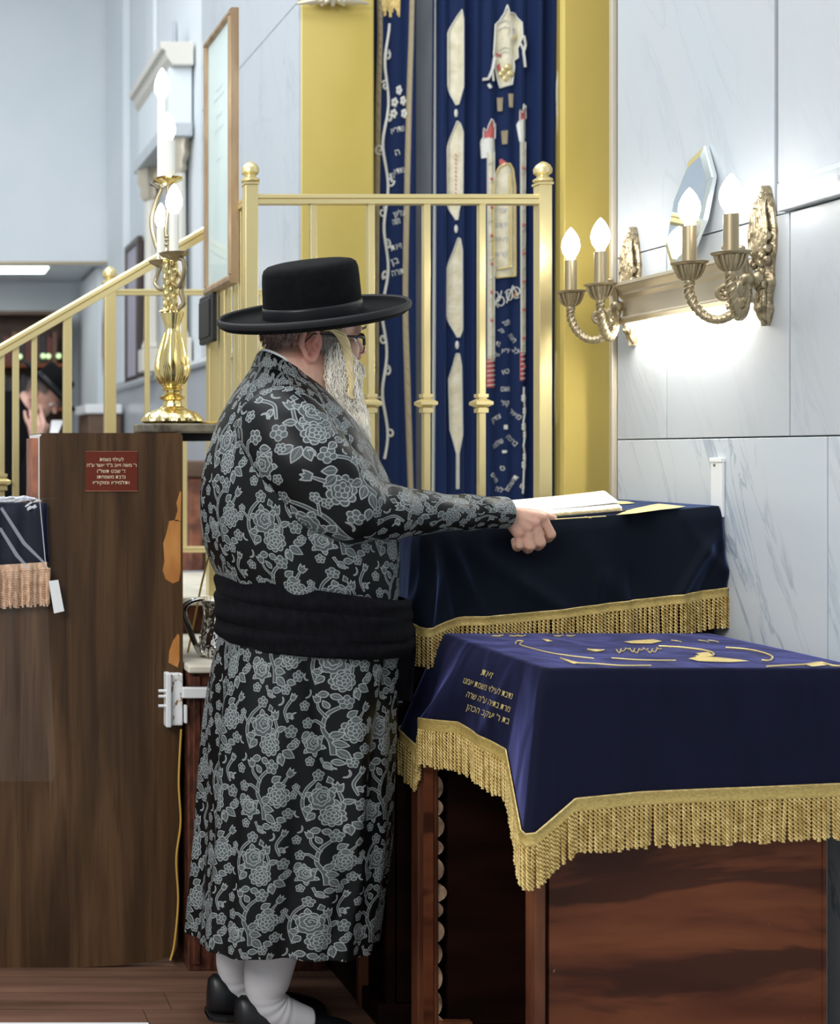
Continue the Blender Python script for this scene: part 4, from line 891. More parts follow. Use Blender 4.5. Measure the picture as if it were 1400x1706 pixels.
def trimming(root, edge, nb, band_h, L_, spacing, r, seed, mband, dirs=None, lean_fn=None):
    """woven band along the hem and a row of twisted loops below it"""
    n = len(edge); mb = MB(); rows = []
    D = dirs or [Vector((0, 0, -1))]*n
    for q, o in ((-.0, .0022), (.12, .0045), (.2, .0030), (.5, .0036), (.8, .0030), (.9, .0048), (1, .0030)):
        rows.append([edge[i]+nb[i]*o+D[i]*(band_h*q) for i in range(n)])
    mb.loft(rows, False, False); b = mb.build('braid_band', mband, root, 'all')
    low = [edge[i]+nb[i]*.002+D[i]*band_h*.95 for i in range(n)]
    d = [0]
    for a, c in zip(low, low[1:]): d.append(d[-1]+(c-a).length)
    rn = random.Random(seed); fm = MB(); u = spacing/2; i = 0
    while u < d[-1]:
        while i < n-2 and d[i+1] < u: i += 1
        f = (u-d[i])/max(1e-6, d[i+1]-d[i]); p = low[i].lerp(low[i+1], f)
        ln = Vector((rn.uniform(-.035, .035), rn.uniform(-.03, .03), 0))
        dd_ = D[i].copy(); ln += Vector((dd_.x, dd_.y, 0))*.5
        if lean_fn: ln += lean_fn(u, d[-1])
        strand(fm, p+nb[i]*rn.uniform(-.001, .002), L_*rn.uniform(.95, 1.04), r*rn.uniform(.92, 1.06), ln)
        u += spacing*rn.uniform(.93, 1.07)
    fm.build('fringe', M['fringe'], root, 'all', kind='stuff', label='row of twisted gold bullion loops')
    # fine cord along the upper edge of the band
    cm_ = MB(); cm_.tube([edge[i]+nb[i]*.0035 for i in range(n)], .0016, 5); cm_.build('edge_cord', M['fringe'], b)
def ray_plane(px, py, p0, nrm, off=0):
    d = P(px, py, 1.0)-Vector((0, 0, CH)); d = Vector((d.x, 1.0, d.z)); o = Vector((0, 0, CH)); nrm = Vector(nrm).normalized()
    t = (Vector(p0)+nrm*off-o).dot(nrm)/d.dot(nrm); return o+d*t
bandmat = noisecol(mat('gold_braid', (.50, .36, .10), .45, .15), (.40, .28, .08), (.58, .43, .14), (160, 160, 420), 2)
# ================================================================ LECTERN (upper) and its cover
zt_l = lambda X: 1.174+(X-1.27)*.0845
lec = thing('lectern', (1.55, 3.15, 0), 'tall dark wooden lectern with a sloping top under the upper navy cover', 'lectern')
MB().prism([(1.222, zt_l(1.222)-.028), (1.905, zt_l(1.905)-.028), (1.905, zt_l(1.905)-.004), (1.222, zt_l(1.222)-.004)], (0, 2.957, 0), (1, 0, 0), (0, 0, 1), (0, .40, 0)).build('sloping_top', M['mahogany'], lec)
MB().box(1.235, 1.905, 2.965, 2.985, .84, 1.135).build('front_board', M['mahoganyshade'], lec)
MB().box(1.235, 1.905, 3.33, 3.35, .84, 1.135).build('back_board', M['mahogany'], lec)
MB().box(1.235, 1.255, 2.985, 3.33, .84, 1.135).build('side_board', M['mahoganyshade'], lec)
MB().box(1.160, 1.905, 2.96, 3.36, .80, .84).build('middle_shelf', M['mahoganyshade'], lec, bevel=.004)
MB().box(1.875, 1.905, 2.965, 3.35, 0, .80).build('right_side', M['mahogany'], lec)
MB().box(1.16, 1.875, 3.32, 3.34, .06, .80).build('lower_back', M['mahoganyshade'], lec)
MB().box(1.16, 1.875, 2.965, 2.985, .06, .80).build('lower_front', M['mahoganyshade'], lec)
MB().box(1.115, 1.875, 2.96, 3.07, 0, .055).build('base_board', M['mahoganyshade'], lec, bevel=.003)
MB().box(1.115, 1.875, 3.085, 3.36, 0, .055).build('base_board', M['mahoganyshade'], lec, bevel=.003)
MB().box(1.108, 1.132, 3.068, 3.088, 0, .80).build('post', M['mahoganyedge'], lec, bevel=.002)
MB().box(1.135, 1.155, 2.962, 2.985, .05, .80).build('post', M['mahoganyshade'], lec, bevel=.002)
MB().box(1.133, 1.1345, 2.965, 3.0, P(0, 1170, 2.95).z, P(0, 1144, 2.95).z).box(1.136, 1.17, 2.9575, 2.9595, P(0, 1172, 2.95).z, P(0, 1143, 2.95).z).build('card', M['greycloth'], lec, label='small grey card on the shelf edge')
uc = thing('lectern_cover', (1.55, 3.15, 1.16), 'midnight blue velvet cover with gold fringe on the upper lectern, under the open book', 'cover')
YN = 2.949
T = [(1.214, 3.36, 0), (1.212, 3.15, 0), (1.212, 2.99, 0), (1.214, 2.957, 0), (1.24, YN, 0), (1.40, YN, 0), (1.60, YN, 0), (1.80, YN, 0), (1.907, YN, 0), (1.911, 2.97, 0), (1.911, 3.36, 0)]
T = [(x, y, zt_l(x)) for x, y, _ in T]
Bq = [P(640, 1000, 3.34), P(665, 1003, 3.15), P(684, 1022, 2.965), P(711, 1046, 2.918), P(738, 1036, 2.925), P(775, 1028, 2.930), P(880, 1021, 2.932), P(1050, 1000, 2.934), P(1208, 979, 2.937), (1.913, 2.97, 1.035), (1.913, 3.34, 1.035)]
def fold_l(d, s):
    return .004*s*math.sin(d*17+2*s)+.006*s*s*math.sin(d*31)*math.exp(-((d-.62)/.35)**2)+.024*s*math.exp(-((d-(.52-.12*s))/.028)**2)-.010*s*math.exp(-((d-(.60+.10*s))/.05)**2)+.010*s*math.exp(-((d-(1.24-.22*(1-s)))/.025)**2)+.008*s*math.exp(-((d-(.70+.25*s))/.03)**2)
def rdg(px0, py0, px1, py1, am, wd, Y=2.945): a, b = P(px0, py0, Y), P(px1, py1, Y); return (a.x, a.z, b.x, b.z, am, wd)
RL = [rdg(720, 886, 706, 1030, .012, .010), rdg(733, 892, 760, 1030, -.008, .014), rdg(745, 900, 800, 1025, .009, .014), rdg(770, 905, 930, 1015, .010, .022), rdg(1195, 880, 1120, 995, .011, .012), rdg(1200, 905, 1160, 990, -.006, .012), rdg(1000, 940, 985, 1008, .006, .014), rdg(1045, 930, 1050, 1000, -.005, .014)]
edge, nb, dd, R = drape('velvet', uc, T, Bq, 300, M['velvet_teal'], (1.56, 3.15), fold_l, 44, lambda p: zt_l(p.x), (2.962, RL))
trimming(uc, edge, nb, .021, .072, .0098, .0046, 5, bandmat)
pl0 = (1.5, 3.1, zt_l(1.5)); pln = (-.0845, 0, 1)
ft = lambda u, v: ray_plane(u, v, pl0, pln, .003)
g = MB(); fillpoly(g, [(1026, 858), (1046, 850), (1062, 846), (1085, 841), (1098, 839), (1118, 841), (1143, 843.5), (1130, 846), (1100, 849), (1060, 855)], ft, 9); fillpoly(g, [(1018, 834), (1045, 835), (1058, 838), (1040, 840), (1020, 838)], ft, 9)
for a, b in (((925, 865), (1010, 860)), ((975, 861), (985, 863))): line(g, [a, b], ft, .0012)
g.build('gold_embroidery', M['thread'], uc)
# ---------------------------------------------------------------- open book
bk = thing('open_book', (1.58, 3.06, zt_l(1.58)), 'large open prayer book with glaring white pages on the upper navy lectern', 'book')
def bpt(u, Y, h):      # u: 0..1 along the length, Y: across, h: height over the cloth
    X = 1.40+.29*u+.30*(Y-2.965); return Vector((X, Y, zt_l(X)+.0025+h))
def hpg(Y):
    t = (Y-2.965)/.215
    return .010+.030*t**.8 if t < .55 else .010+.030*.55**.8+.006*math.sin((t-.55)/.45*PI)
ys = [2.965+.215*i/24 for i in range(25)]
MB().loft([[bpt(u, 2.958, 0), bpt(u, 3.19, 0), bpt(u, 3.19, .003), bpt(u, 2.958, .003)] for u in (-.02, 1.02)]).build('book_cover', M['bookdark'], bk)
pg = MB(); rings = []
for u in np.linspace(0, 1, 12): rings.append([bpt(u, y, hpg(y)) for y in ys]+[bpt(u, ys[-1], .0032), bpt(u, ys[0], .0032)])
pg.loft(rings); pg.build('page_block', M['pageedge'], bk)
tp = MB(); tp.loft([[bpt(u, y+.001, hpg(y)+.0008) for y in ys] for u in np.linspace(.004, .996, 12)], False, False); tp.build('open_page', M['paper'], bk, 'all')
for k in range(1): lf_ = MB(); lf_.loft([[bpt(u-.012*k, y, hpg(y)+.0016+.004*(u**3)) for y in ys[3:-2]] for u in np.linspace(.02, 1.0-.05*k, 12)], False, False); lf_.build('loose_leaf', M['paper'], bk, 'all')
ed = MB()
for i in range(16):
    u = .30+i*.043; c = bpt(u, 2.9645, .0068); ed.ell(c, (.006, .0008, .0026), 8, 5)
ed.build('edge_ornament', M['thread'], bk, label='gilt dotted ornament along the page edge')
# ================================================================ TABLE (lower) and its cloth
tb_ = thing('book_table', (1.53, 2.69, 0), 'scratched mahogany table cabinet with an open carved side, under the lower navy cloth', 'table')
MB().box(1.262, 1.80, 2.462, 2.92, .895, .926).build('table_top', M['mahogany'], tb_)
sx = lambda px: P(px, 0, 2.452).x
MB().box(sx(918), sx(1379), 2.458, 2.474, 0, .895).build('front_panel', M['mahogany'], tb_)
MB().box(sx(891), sx(909), 2.450, 2.49, 0, .69).build('front_stile', M['mahoganyedge'], tb_, bevel=.003)
MB().box(sx(909), sx(918), 2.464, 2.49, 0, .80).build('groove_strip', M['mahoganyshade'], tb_)
MB().box(sx(1374), sx(1380), 2.456, 2.93, 0, .895).build('right_side', M['mahogany'], tb_)
MB().box(1.25, 1.795, 2.895, 2.915, .04, .895).build('back_panel', M['mahoganyshade'], tb_)
xa, xb = P(692, 0, 2.90).x, P(726, 0, 2.90).x
MB().box(xa, xb, 2.885, 2.925, 0, .71).build('back_stile', M['mahoganyedge'], tb_, bevel=.003)
MB().box(xa+.012, xb-.012, 2.882, 2.885, .02, .70).build('stile_moulding', M['mahogany'], tb_, bevel=.001)
ce_ = MB(); rn = random.Random(9); z = .02
while z < .66:
    h = rn.uniform(.030, .055); w = rn.uniform(.010, .022)
    ce_.loft([[(xb-.004, 2.890, z+h*a), (xb+w*math.sin(PI*a)**.6, 2.888, z+h*a), (xb+w*math.sin(PI*a)**.6, 2.905, z+h*a), (xb-.004, 2.912, z+h*a)] for a in np.linspace(0.02, .98, 7)])
    z += h+rn.uniform(.0, .012)
ce_.build('carved_edge', M['chipwood'], tb_, label='splintered scalloped carving along the rear stile')
MB().box(1.25, 1.79, 2.49, 2.895, .02, .038).build('bottom_shelf', M['mahogany'], tb_)
MB().box(xb, 1.30, 2.878, 2.898, .02, .05).build('bottom_rail', M['mahoganyedge'], tb_, bevel=.002)
lc_ = thing('table_cloth', (1.55, 2.69, .93), 'lower navy velvet cloth with gold lettering and deep gold fringe on the mahogany table', 'cloth')
ZT = .933
T = [(1.252, 2.925, ZT), (1.250, 2.922, ZT), (1.248, 2.86, ZT), (1.246, 2.75, ZT), (1.244, 2.60, ZT), (1.243, 2.51, ZT), (1.243, 2.452, ZT), (1.25, 2.446, ZT), (1.36, 2.446, ZT), (1.60, 2.446, ZT), (1.87, 2.446, ZT), (1.876, 2.46, ZT), (1.876, 2.65, ZT), (1.87, 2.925, ZT)]
Bq = [P(700, 1190, 2.945), P(674, 1214, 2.93), P(701, 1242, 2.885), P(704, 1196, 2.86), P(766, 1203, 2.74), P(849, 1249, 2.56), P(881, 1388, 2.385), P(951, 1328, 2.405), P(1060, 1318, 2.415), P(1240, 1311, 2.42), P(1462, 1300, 2.425), (1.885, 2.45, .71), (1.885, 2.60, .75), (1.885, 2.92, .78)]
def fold_t(d, s):
    return .005*s*math.sin(d*33)*math.exp(-((d-.18)/.16)**2)+.0035*s*math.sin(d*9+1)+.006*s*math.exp(-((d-.40)/.02)**2)
edge, nb, dd, R = drape('velvet', lc_, T, Bq, 230, M['velvet'], (1.56, 2.69), fold_t, 34)
trimming(lc_, edge, nb, .0255, .082, .0093, .0047, 11, bandmat)
fz = lambda u, v: PZ(u, v, ZT+.0025)
g = MB()
z8 = lambda a: [(820+x/2.4138, 1030+y/2.4138) for x, y in a]
def dots(pts, r=.0022, step=6.5):
    r *= .7
    q = catmull(pts, 60); acc = 0
    for a, b in zip(q, q[1:]):
        line(g, [tuple(a), tuple(b)], fz, r)
dots(z8([(95, 103), (100, 92), (125, 92), (112, 105), (150, 118), (230, 138), (320, 152), (410, 162)]), .0020)
dots(z8([(275, 160), (330, 178), (420, 183), (520, 190), (640, 190)]), .0020); dots(z8([(480, 160), (600, 168), (740, 170)]), .0020)
dots(z8([(670, 112), (760, 117), (850, 128), (890, 140), (880, 152), (820, 152)]), .0028); dots(z8([(940, 118), (1020, 124), (1090, 138), (1128, 155), (1115, 170), (1085, 168)]), .0026)
dots(z8([(1105, 194), (1180, 190), (1260, 186), (1320, 178), (1370, 190), (1400, 192)]), .0026)
dots(z8([(385, 125), (420, 132), (450, 128)]), .003)
for pz in ([(200, 82), (225, 84), (245, 92), (222, 94)], [(530, 94), (580, 88), (650, 84), (685, 92), (640, 102), (560, 101)], [(790, 162), (830, 152), (900, 156), (1000, 166), (1035, 172), (960, 176), (880, 174), (830, 172)], [(280, 160), (300, 164), (350, 178), (330, 184), (300, 172)], [(820, 140), (870, 135), (890, 148), (840, 150)], [(1260, 186), (1320, 177), (1350, 188), (1290, 194)], [(385, 122), (450, 126), (430, 133)]):
    fillpoly(g, z8(pz), fz, 8)
for i in range(10): a = i*.63; dots(z8([(500+i*18, 125+8*math.sin(i*1.9)), (512+i*18, 132+8*math.cos(i*1.7)), (520+i*18, 122)]), .0016)
for x in (0, 10, 70, 100, 250, 300): dots(z8([(x, 70), (x+22, 72), (x+34, 68)]), .0022)
for x in (720, 830, 870): dots(z8([(x, 88), (x+30, 92), (x+42, 96)]), .0016)
g.build('gold_embroidery', M['thread'], lc_, label='gold embroidered emblem and border on the cloth top')
lt = MB(); pp0 = Vector((1.245, 2.70, .93)); pn = (Vector((1.243, 2.45, .93))-Vector((1.249, 2.925, .93))).cross(P(800, 1205, 2.70)-Vector((1.246, 2.70, .93)))
if pn.x > 0: pn = -pn
from mathutils.bvhtree import BVHTree
fl_v = [p for r in R for p in r]; nR = len(R[0])
bvh = BVHTree.FromPolygons(fl_v, [(i*nR+j, i*nR+j+1, (i+1)*nR+j+1, (i+1)*nR+j) for i in range(len(R)-1) for j in range(nR-1)])
def fside(u, v):
    d = P(u, v, 1.0)-Vector((0, 0, CH)); d.normalize(); hit = bvh.ray_cast(Vector((0, 0, CH)), d)
    return hit[0]-d*.003 if hit[0] else ray_plane(u, v, pp0, pn, .013)
def sline(s, a, b, h):
    rot = math.atan2(b[1]-a[1], b[0]-a[0]); lettering(lt, s, fside, w=math.dist(a, b), h=-h, rot=rot, c=((a[0]+b[0])/2, (a[1]+b[1])/2))
sline('זאת', (803, 1119), (821, 1126), 17); sline('נדבת לעילוי נשמת אמנו', (773, 1133), (854, 1160), 15); sline('מרת בתיה ע"ה שרה', (778, 1156), (850, 1182), 15); sline('בת ר\' יעקב הכהן', (778, 1177), (849, 1202), 15)
lt.build('gold_lettering', M['thread'], lc_, label='four lines of gold lettering on the cloth side')
# ================================================================ FIGURES
# --- woven floral brocade, drawn here stroke by stroke into one repeating tile (0 ground, .5 petal fill, 1 raised outline)
TW, TH, RS = 190.0, 200.0, 5.4
def brocade():
    w, h = int(TW*RS), int(TH*RS); fill = np.zeros((h, w), np.float32); out = np.zeros((h, w), np.float32)
    yy, xx = np.mgrid[0:h, 0:w].astype(np.float32)
    def stamp(poly, fv, lw=1.25, closed=True, ov=1.0):
        poly = np.array(poly, np.float32)
        for ox in (-TW, 0, TW):
            for oy in (-TH, 0, TH):
                p = (poly+(ox, oy))*RS
                x0, y0 = np.floor(p.min(0)-lw*RS*2-2).astype(int); x1, y1 = np.ceil(p.max(0)+lw*RS*2+2).astype(int)
                x0, y0, x1, y1 = max(0, x0), max(0, y0), min(w, x1), min(h, y1)
                if x1 <= x0 or y1 <= y0: continue
                X = xx[y0:y1, x0:x1]; Y = yy[y0:y1, x0:x1]; ins = np.zeros(X.shape, bool); d2 = np.full(X.shape, 1e9, np.float32)
                n = len(p)
                for i in range(n if closed else n-1):
                    a = p[i]; b = p[(i+1) % n]; ab = b-a; L2 = float(ab @ ab)+1e-9
                    t = np.clip(((X-a[0])*ab[0]+(Y-a[1])*ab[1])/L2, 0, 1)
                    d2 = np.minimum(d2, (X-a[0]-t*ab[0])**2+(Y-a[1]-t*ab[1])**2)
                    if fv is not None and abs(ab[1]) > 1e-6:
                        c = ((a[1] > Y) != (b[1] > Y)) & (X < (b[0]-a[0])*(Y-a[1])/(b[1]-a[1])+a[0]); ins ^= c
                if fv is not None:
                    fill[y0:y1, x0:x1][ins] = fv; out[y0:y1, x0:x1][ins] = 0
                e = np.clip(1.3-np.sqrt(d2)/(lw*RS*.62), 0, 1)*ov; out[y0:y1, x0:x1] = np.maximum(out[y0:y1, x0:x1], e)
    def scal(cx, cy, r, lobes, amp, ph=0, sq=1.0, n=60):
        return [(cx+r*(1+amp*abs(math.sin(lobes*(a)/2+ph)))*math.cos(a), cy+sq*r*(1+amp*abs(math.sin(lobes*a/2+ph)))*math.sin(a)) for a in np.linspace(0, 2*PI, n, endpoint=False)]
    def leaf(x, y, ang, ln, wd, fv=.55):
        c, s = math.cos(ang), math.sin(ang); P_ = []
        for t in np.linspace(0, 1, 12): P_.append((t*ln, wd*math.sin(PI*t**.8)))
        for t in np.linspace(1, 0, 12)[1:-1]: P_.append((t*ln, -wd*math.sin(PI*t**.8)))
        stamp([(x+u*c-v*s, y+u*s+v*c) for u, v in P_], fv); stamp([(x+u*c, y+u*s) for u in (2, ln*.75)], None, .7, False, .6)
    def stem(pts, wd=2.0):
        q = [(p[0], p[1]) for p in catmull(pts, 22)]; Lf, Rt = [], []
        for i, p in enumerate(q):
            a = q[max(0, i-1)]; b = q[min(len(q)-1, i+1)]; dx, dy = b[0]-a[0], b[1]-a[1]; m = math.hypot(dx, dy)+1e-6
            k = wd*(1.25-.6*i/len(q)); Lf.append((p[0]-dy/m*k, p[1]+dx/m*k)); Rt.append((p[0]+dy/m*k, p[1]-dx/m*k))
        stamp(Lf+Rt[::-1], .5, 1.0)
    def rose(cx, cy, r):
        for k in range(6): leaf(cx+r*.8*math.cos(k*1.05+.3), cy+r*.8*math.sin(k*1.05+.3), k*1.05+.3, r*.62, r*.24)
        stamp(scal(cx, cy, r*.86, 7, .20), .5); stamp(scal(cx-1, cy-2, r*.60, 6, .22, .6), .62); stamp(scal(cx+1, cy-3, r*.36, 5, .25, .2), .5)
        stamp([(cx+1+r*.03*k*math.cos(k*.7), cy-3+r*.03*k*math.sin(k*.7)) for k in range(10)], None, 1, False)
    def peony(cx, cy, r):
        for k in range(9): a = k*.7+.2; stamp(scal(cx+r*.78*math.cos(a), cy+r*.74*math.sin(a), r*.27, 1, 0), .52)
        stamp(scal(cx, cy, r*.66, 9, .12), .5)
        for k in range(5): a = k*1.26; stamp(scal(cx+r*.33*math.cos(a), cy+r*.33*math.sin(a), r*.22, 1, 0), .66)
        stamp(scal(cx, cy, r*.17, 1, 0), .5)
    def bud(cx, cy, r):
        for k in range(5): a = k*1.257-PI/2; stamp(scal(cx+r*.62*math.cos(a), cy+r*.62*math.sin(a), r*.42, 1, 0), .55, 1.0)
        stamp(scal(cx, cy, r*.32, 1, 0), .7, .9)
    def tulip(x, y, ang, s):
        c, s_ = math.cos(ang), math.sin(ang)
        T_ = [(0, -s*.35), (s*.5, -s*.5), (s*1.1, -s*.55), (s*.8, -s*.2), (s*1.25, 0), (s*.8, s*.2), (s*1.1, s*.55), (s*.5, s*.5), (0, s*.35)]
        stamp([(x+u*c-v*s_, y+u*s_+v*c) for u, v in T_], .58)
    def cres(x, y, ang, r):
        P_ = [(r*math.cos(a), r*math.sin(a)) for a in np.linspace(-1.3, 1.3, 12)]+[(r*.62*math.cos(a)+r*.1, r*.8*math.sin(a)) for a in np.linspace(1.2, -1.2, 12)]
        c, s = math.cos(ang), math.sin(ang); stamp([(x+u*c-v*s, y+u*s+v*c) for u, v in P_], .55, 1.0)
    for ox, oy, f in ((0, 0, 1), (95, 100, 1)):
        m = lambda x, y: (ox+x, oy+y)
        stem([m(22, 96), m(12, 72), m(16, 50), m(30, 34)], 2.4); bud(*m(33, 28), 8); stem([m(14, 62), m(4, 52)], 1.4); bud(*m(1, 47), 5.5)
        stem([m(58, 92), m(64, 70), m(58, 50)], 2.2); tulip(*m(58, 50), -PI/2-.15, 11); leaf(*m(63, 66), -.5, 14, 4); leaf(*m(60, 74), PI+.5, 13, 4)
        stem([m(80, 20), m(72, 36), m(78, 52)], 1.8); tulip(*m(81, 20), -1.2, 8); leaf(*m(76, 40), .6, 12, 3.6)
        rose(*m(38, 62), 17); peony(*m(52, 88), 16)
        leaf(*m(74, 94), .5, 20, 6); leaf(*m(70, 98), 1.3, 18, 5.5); leaf(*m(80, 88), -.1, 16, 5)
        leaf(*m(30, 84), 2.4, 15, 5); leaf(*m(26, 78), 3.1, 14, 4.5)
        bud(*m(84, 66), 9); bud(*m(20, 8), 6.5); cres(*m(62, 22), .4, 7); cres(*m(6, 86), 2.6, 6); cres(*m(88, 44), 3.6, 6)
        leaf(*m(40, 10), .8, 14, 4.5); leaf(*m(48, 8), 0, 15, 4.5); stem([m(36, 4), m(42, 14), m(54, 18)], 1.2); bud(*m(70, 6), 7)
        stamp([m(46, 30), m(52, 34), m(50, 40), m(44, 38)], .5, 1.0); bud(*m(92, 82), 6)
    for ox, oy in ((95, 0), (0, 100)):
        m = lambda x, y: (ox+x, oy+y)
        stem([m(50, 98), m(46, 78), m(36, 60), m(40, 38), m(54, 24)], 2.6); bud(*m(58, 19), 10)
        stem([m(38, 58), m(26, 50), m(18, 52)], 1.6); bud(*m(13, 53), 7.5); stem([m(40, 44), m(28, 32), m(26, 22)], 1.6); tulip(*m(26, 23), -PI/2-.3, 10)
        peony(*m(70, 60), 17); rose(*m(24, 84), 13)
        leaf(*m(44, 72), -.5, 17, 5.5); leaf(*m(47, 80), .1, 18, 5.5); leaf(*m(60, 40), -.6, 16, 5); leaf(*m(64, 44), .0, 17, 5); leaf(*m(52, 90), .6, 20, 6)
        leaf(*m(16, 66), 2.4, 14, 4.5); leaf(*m(40, 30), -2.2, 13, 4); bud(*m(86, 86), 8); bud(*m(6, 28), 7); tulip(*m(84, 30), -.9, 10); stem([m(76, 42), m(80, 36), m(84, 30)], 1.5)
        cres(*m(8, 10), .5, 7); cres(*m(72, 8), 3.4, 6); leaf(*m(38, 8), 2.8, 15, 4.8); leaf(*m(40, 10), .3, 14, 4.5); bud(*m(92, 58), 6); leaf(*m(70, 94), .2, 14, 4.5)
    im = bpy.data.images.new('brocade_tile', w, h, float_buffer=True); im.colorspace_settings.name = 'Non-Color'
    px = np.ones((h, w, 4), np.float32); px[..., 0] = fill; px[..., 1] = out; px[..., 2] = 0
    im.pixels.foreach_set(px[::-1].ravel()); im.update(); im.pack(); return im
BIM = brocade()
def brocade_mat():
    m = mat('silver_brocade', (.01, .012, .014), .4, 0, .22); b = m.node_tree.nodes['Principled BSDF']
    uv = N(m, 'ShaderNodeUVMap'); t = N(m, 'ShaderNodeTexImage'); t.image = BIM; t.interpolation = 'Cubic'; L(m, uv.outputs[0], t.inputs[0])
    se = N(m, 'ShaderNodeSeparateColor'); L(m, t.outputs[0], se.inputs[0])
    a = N(m, 'ShaderNodeMixRGB'); a.inputs[1].default_value = (.0028, .0034, .0042, 1); a.inputs[2].default_value = (.13, .15, .155, 1); L(m, se.outputs[0], a.inputs[0])
    c = N(m, 'ShaderNodeMixRGB'); c.inputs[2].default_value = (.36, .39, .39, 1); L(m, a.outputs[0], c.inputs[1])
    mu = N(m, 'ShaderNodeMath', operation='MULTIPLY'); mu.inputs[1].default_value = .85; L(m, se.outputs[1], mu.inputs[0]); L(m, mu.outputs[0], c.inputs[0])
    L(m, c.outputs[0], b.inputs['Base Color'])
    ad = N(m, 'ShaderNodeMath', operation='ADD'); L(m, se.outputs[0], ad.inputs[0]); L(m, se.outputs[1], ad.inputs[1])
    rr = N(m, 'ShaderNodeMapRange'); rr.inputs[3].default_value = .46; rr.inputs[4].default_value = .6; L(m, ad.outputs[0], rr.inputs[0]); L(m, rr.outputs[0], b.inputs['Roughness'])
    bn = N(m, 'ShaderNodeBump', Strength=.35, Distance=.002); L(m, ad.outputs[0], bn.inputs['Height']); L(m, bn.outputs[0], b.inputs['Normal'])
    return m
M['brocade'] = brocade_mat()
def skinmat():
    m = mat('skin', (.55, .33, .25), .5); b = m.node_tree.nodes['Principled BSDF']
    at = N(m, 'ShaderNodeVertexColor'); at.layer_name = 'tone'; tc = N(m, 'ShaderNodeTexCoord'); no = N(m, 'ShaderNodeTexNoise', Scale=140, Detail=3); L(m, tc.outputs['Object'], no.inputs['Vector'])
    mr = N(m, 'ShaderNodeMapRange'); mr.inputs[3].default_value = .86; mr.inputs[4].default_value = 1.12; L(m, no.outputs[0], mr.inputs[0])
    mx = N(m, 'ShaderNodeVectorMath', operation='SCALE'); L(m, at.outputs[0], mx.inputs[0]); L(m, mr.outputs[0], mx.inputs['Scale']); L(m, mx.outputs[0], b.inputs['Base Color'])
    b.inputs['Subsurface Weight'].default_value = .12; b.inputs['Subsurface Radius'].default_value = (.012, .005, .003); b.inputs['Subsurface Scale'].default_value = .3
    bn = N(m, 'ShaderNodeBump', Strength=.12, Distance=.002); L(m, no.outputs[0], bn.inputs['Height']); L(m, bn.outputs[0], b.inputs['Normal'])
    return m
M['skin'] = skinmat()
def fuse(mb, name, m, parent, voxel, smooth=3, tone=None):
    """union of overlapping masses grown into one continuous surface"""
    off = woff(parent); me = bpy.data.meshes.new(name); me.from_pydata([tuple(Vector(v)) for v in mb.v], [], mb.f)
    o = bpy.data.objects.new('tmp', me); COL.objects.link(o)
    bm = bmesh.new(); bm.from_mesh(me); bmesh.ops.recalc_face_normals(bm, faces=bm.faces); bm.to_mesh(me); bm.free()
    r = o.modifiers.new('r', 'REMESH'); r.mode = 'VOXEL'; r.voxel_size = voxel
    s = o.modifiers.new('s', 'SMOOTH'); s.factor = .5; s.iterations = smooth
    bpy.context.view_layer.update(); dg = bpy.context.evaluated_depsgraph_get()
    m2 = bpy.data.meshes.new_from_object(o.evaluated_get(dg)); bpy.data.objects.remove(o)
    m2.name = name
    if tone:
        ca = m2.color_attributes.new('tone', 'FLOAT_COLOR', 'POINT')
        co = np.zeros(len(m2.vertices)*3, np.float32); m2.vertices.foreach_get('co', co); co = co.reshape(-1, 3)
        c = np.ones((len(co), 4), np.float32); c[:, :3] = tone(co); ca.data.foreach_set('color', c.ravel())
    m2.transform(Matrix.Translation(-off)); m2.materials.clear(); m2.materials.append(m)
    m2.polygons.foreach_set('use_smooth', [True]*len(m2.polygons))
    o = bpy.data.objects.new(name, m2); COL.objects.link(o); o.parent = parent; OFF[o.name] = off; return o
def set_uv(o, R, closed, ulen, u0=0, v0=0, vfn=None):
    """uv from the ring grid R that made the mesh: u in metres round, v in metres along"""
    me = o.data; uv = me.uv_layers.new(name='UVMap'); n = len(R[0]); k = len(R)
    vs = [0]
    for i in range(1, k): vs.append(vs[-1]+sum((R[i][j]-R[i-1][j]).length for j in range(0, n, 8))/len(range(0, n, 8)))
    lay = uv.data
    for p in me.polygons:
        idx = [me.loops[l].vertex_index for l in p.loop_indices]
        if max(idx) >= n*k: continue
        cols = [i % n for i in idx]; wrap = closed and (max(cols)-min(cols) > n/2)
        for l, i, c in zip(p.loop_indices, idx, cols):
            u = (c+n if wrap and c < n/2 else c)/n*ulen
            lay[l].uv = (u0+u, v0-vs[i//n])
TSX, TSY = TW*.00150, TH*.00150
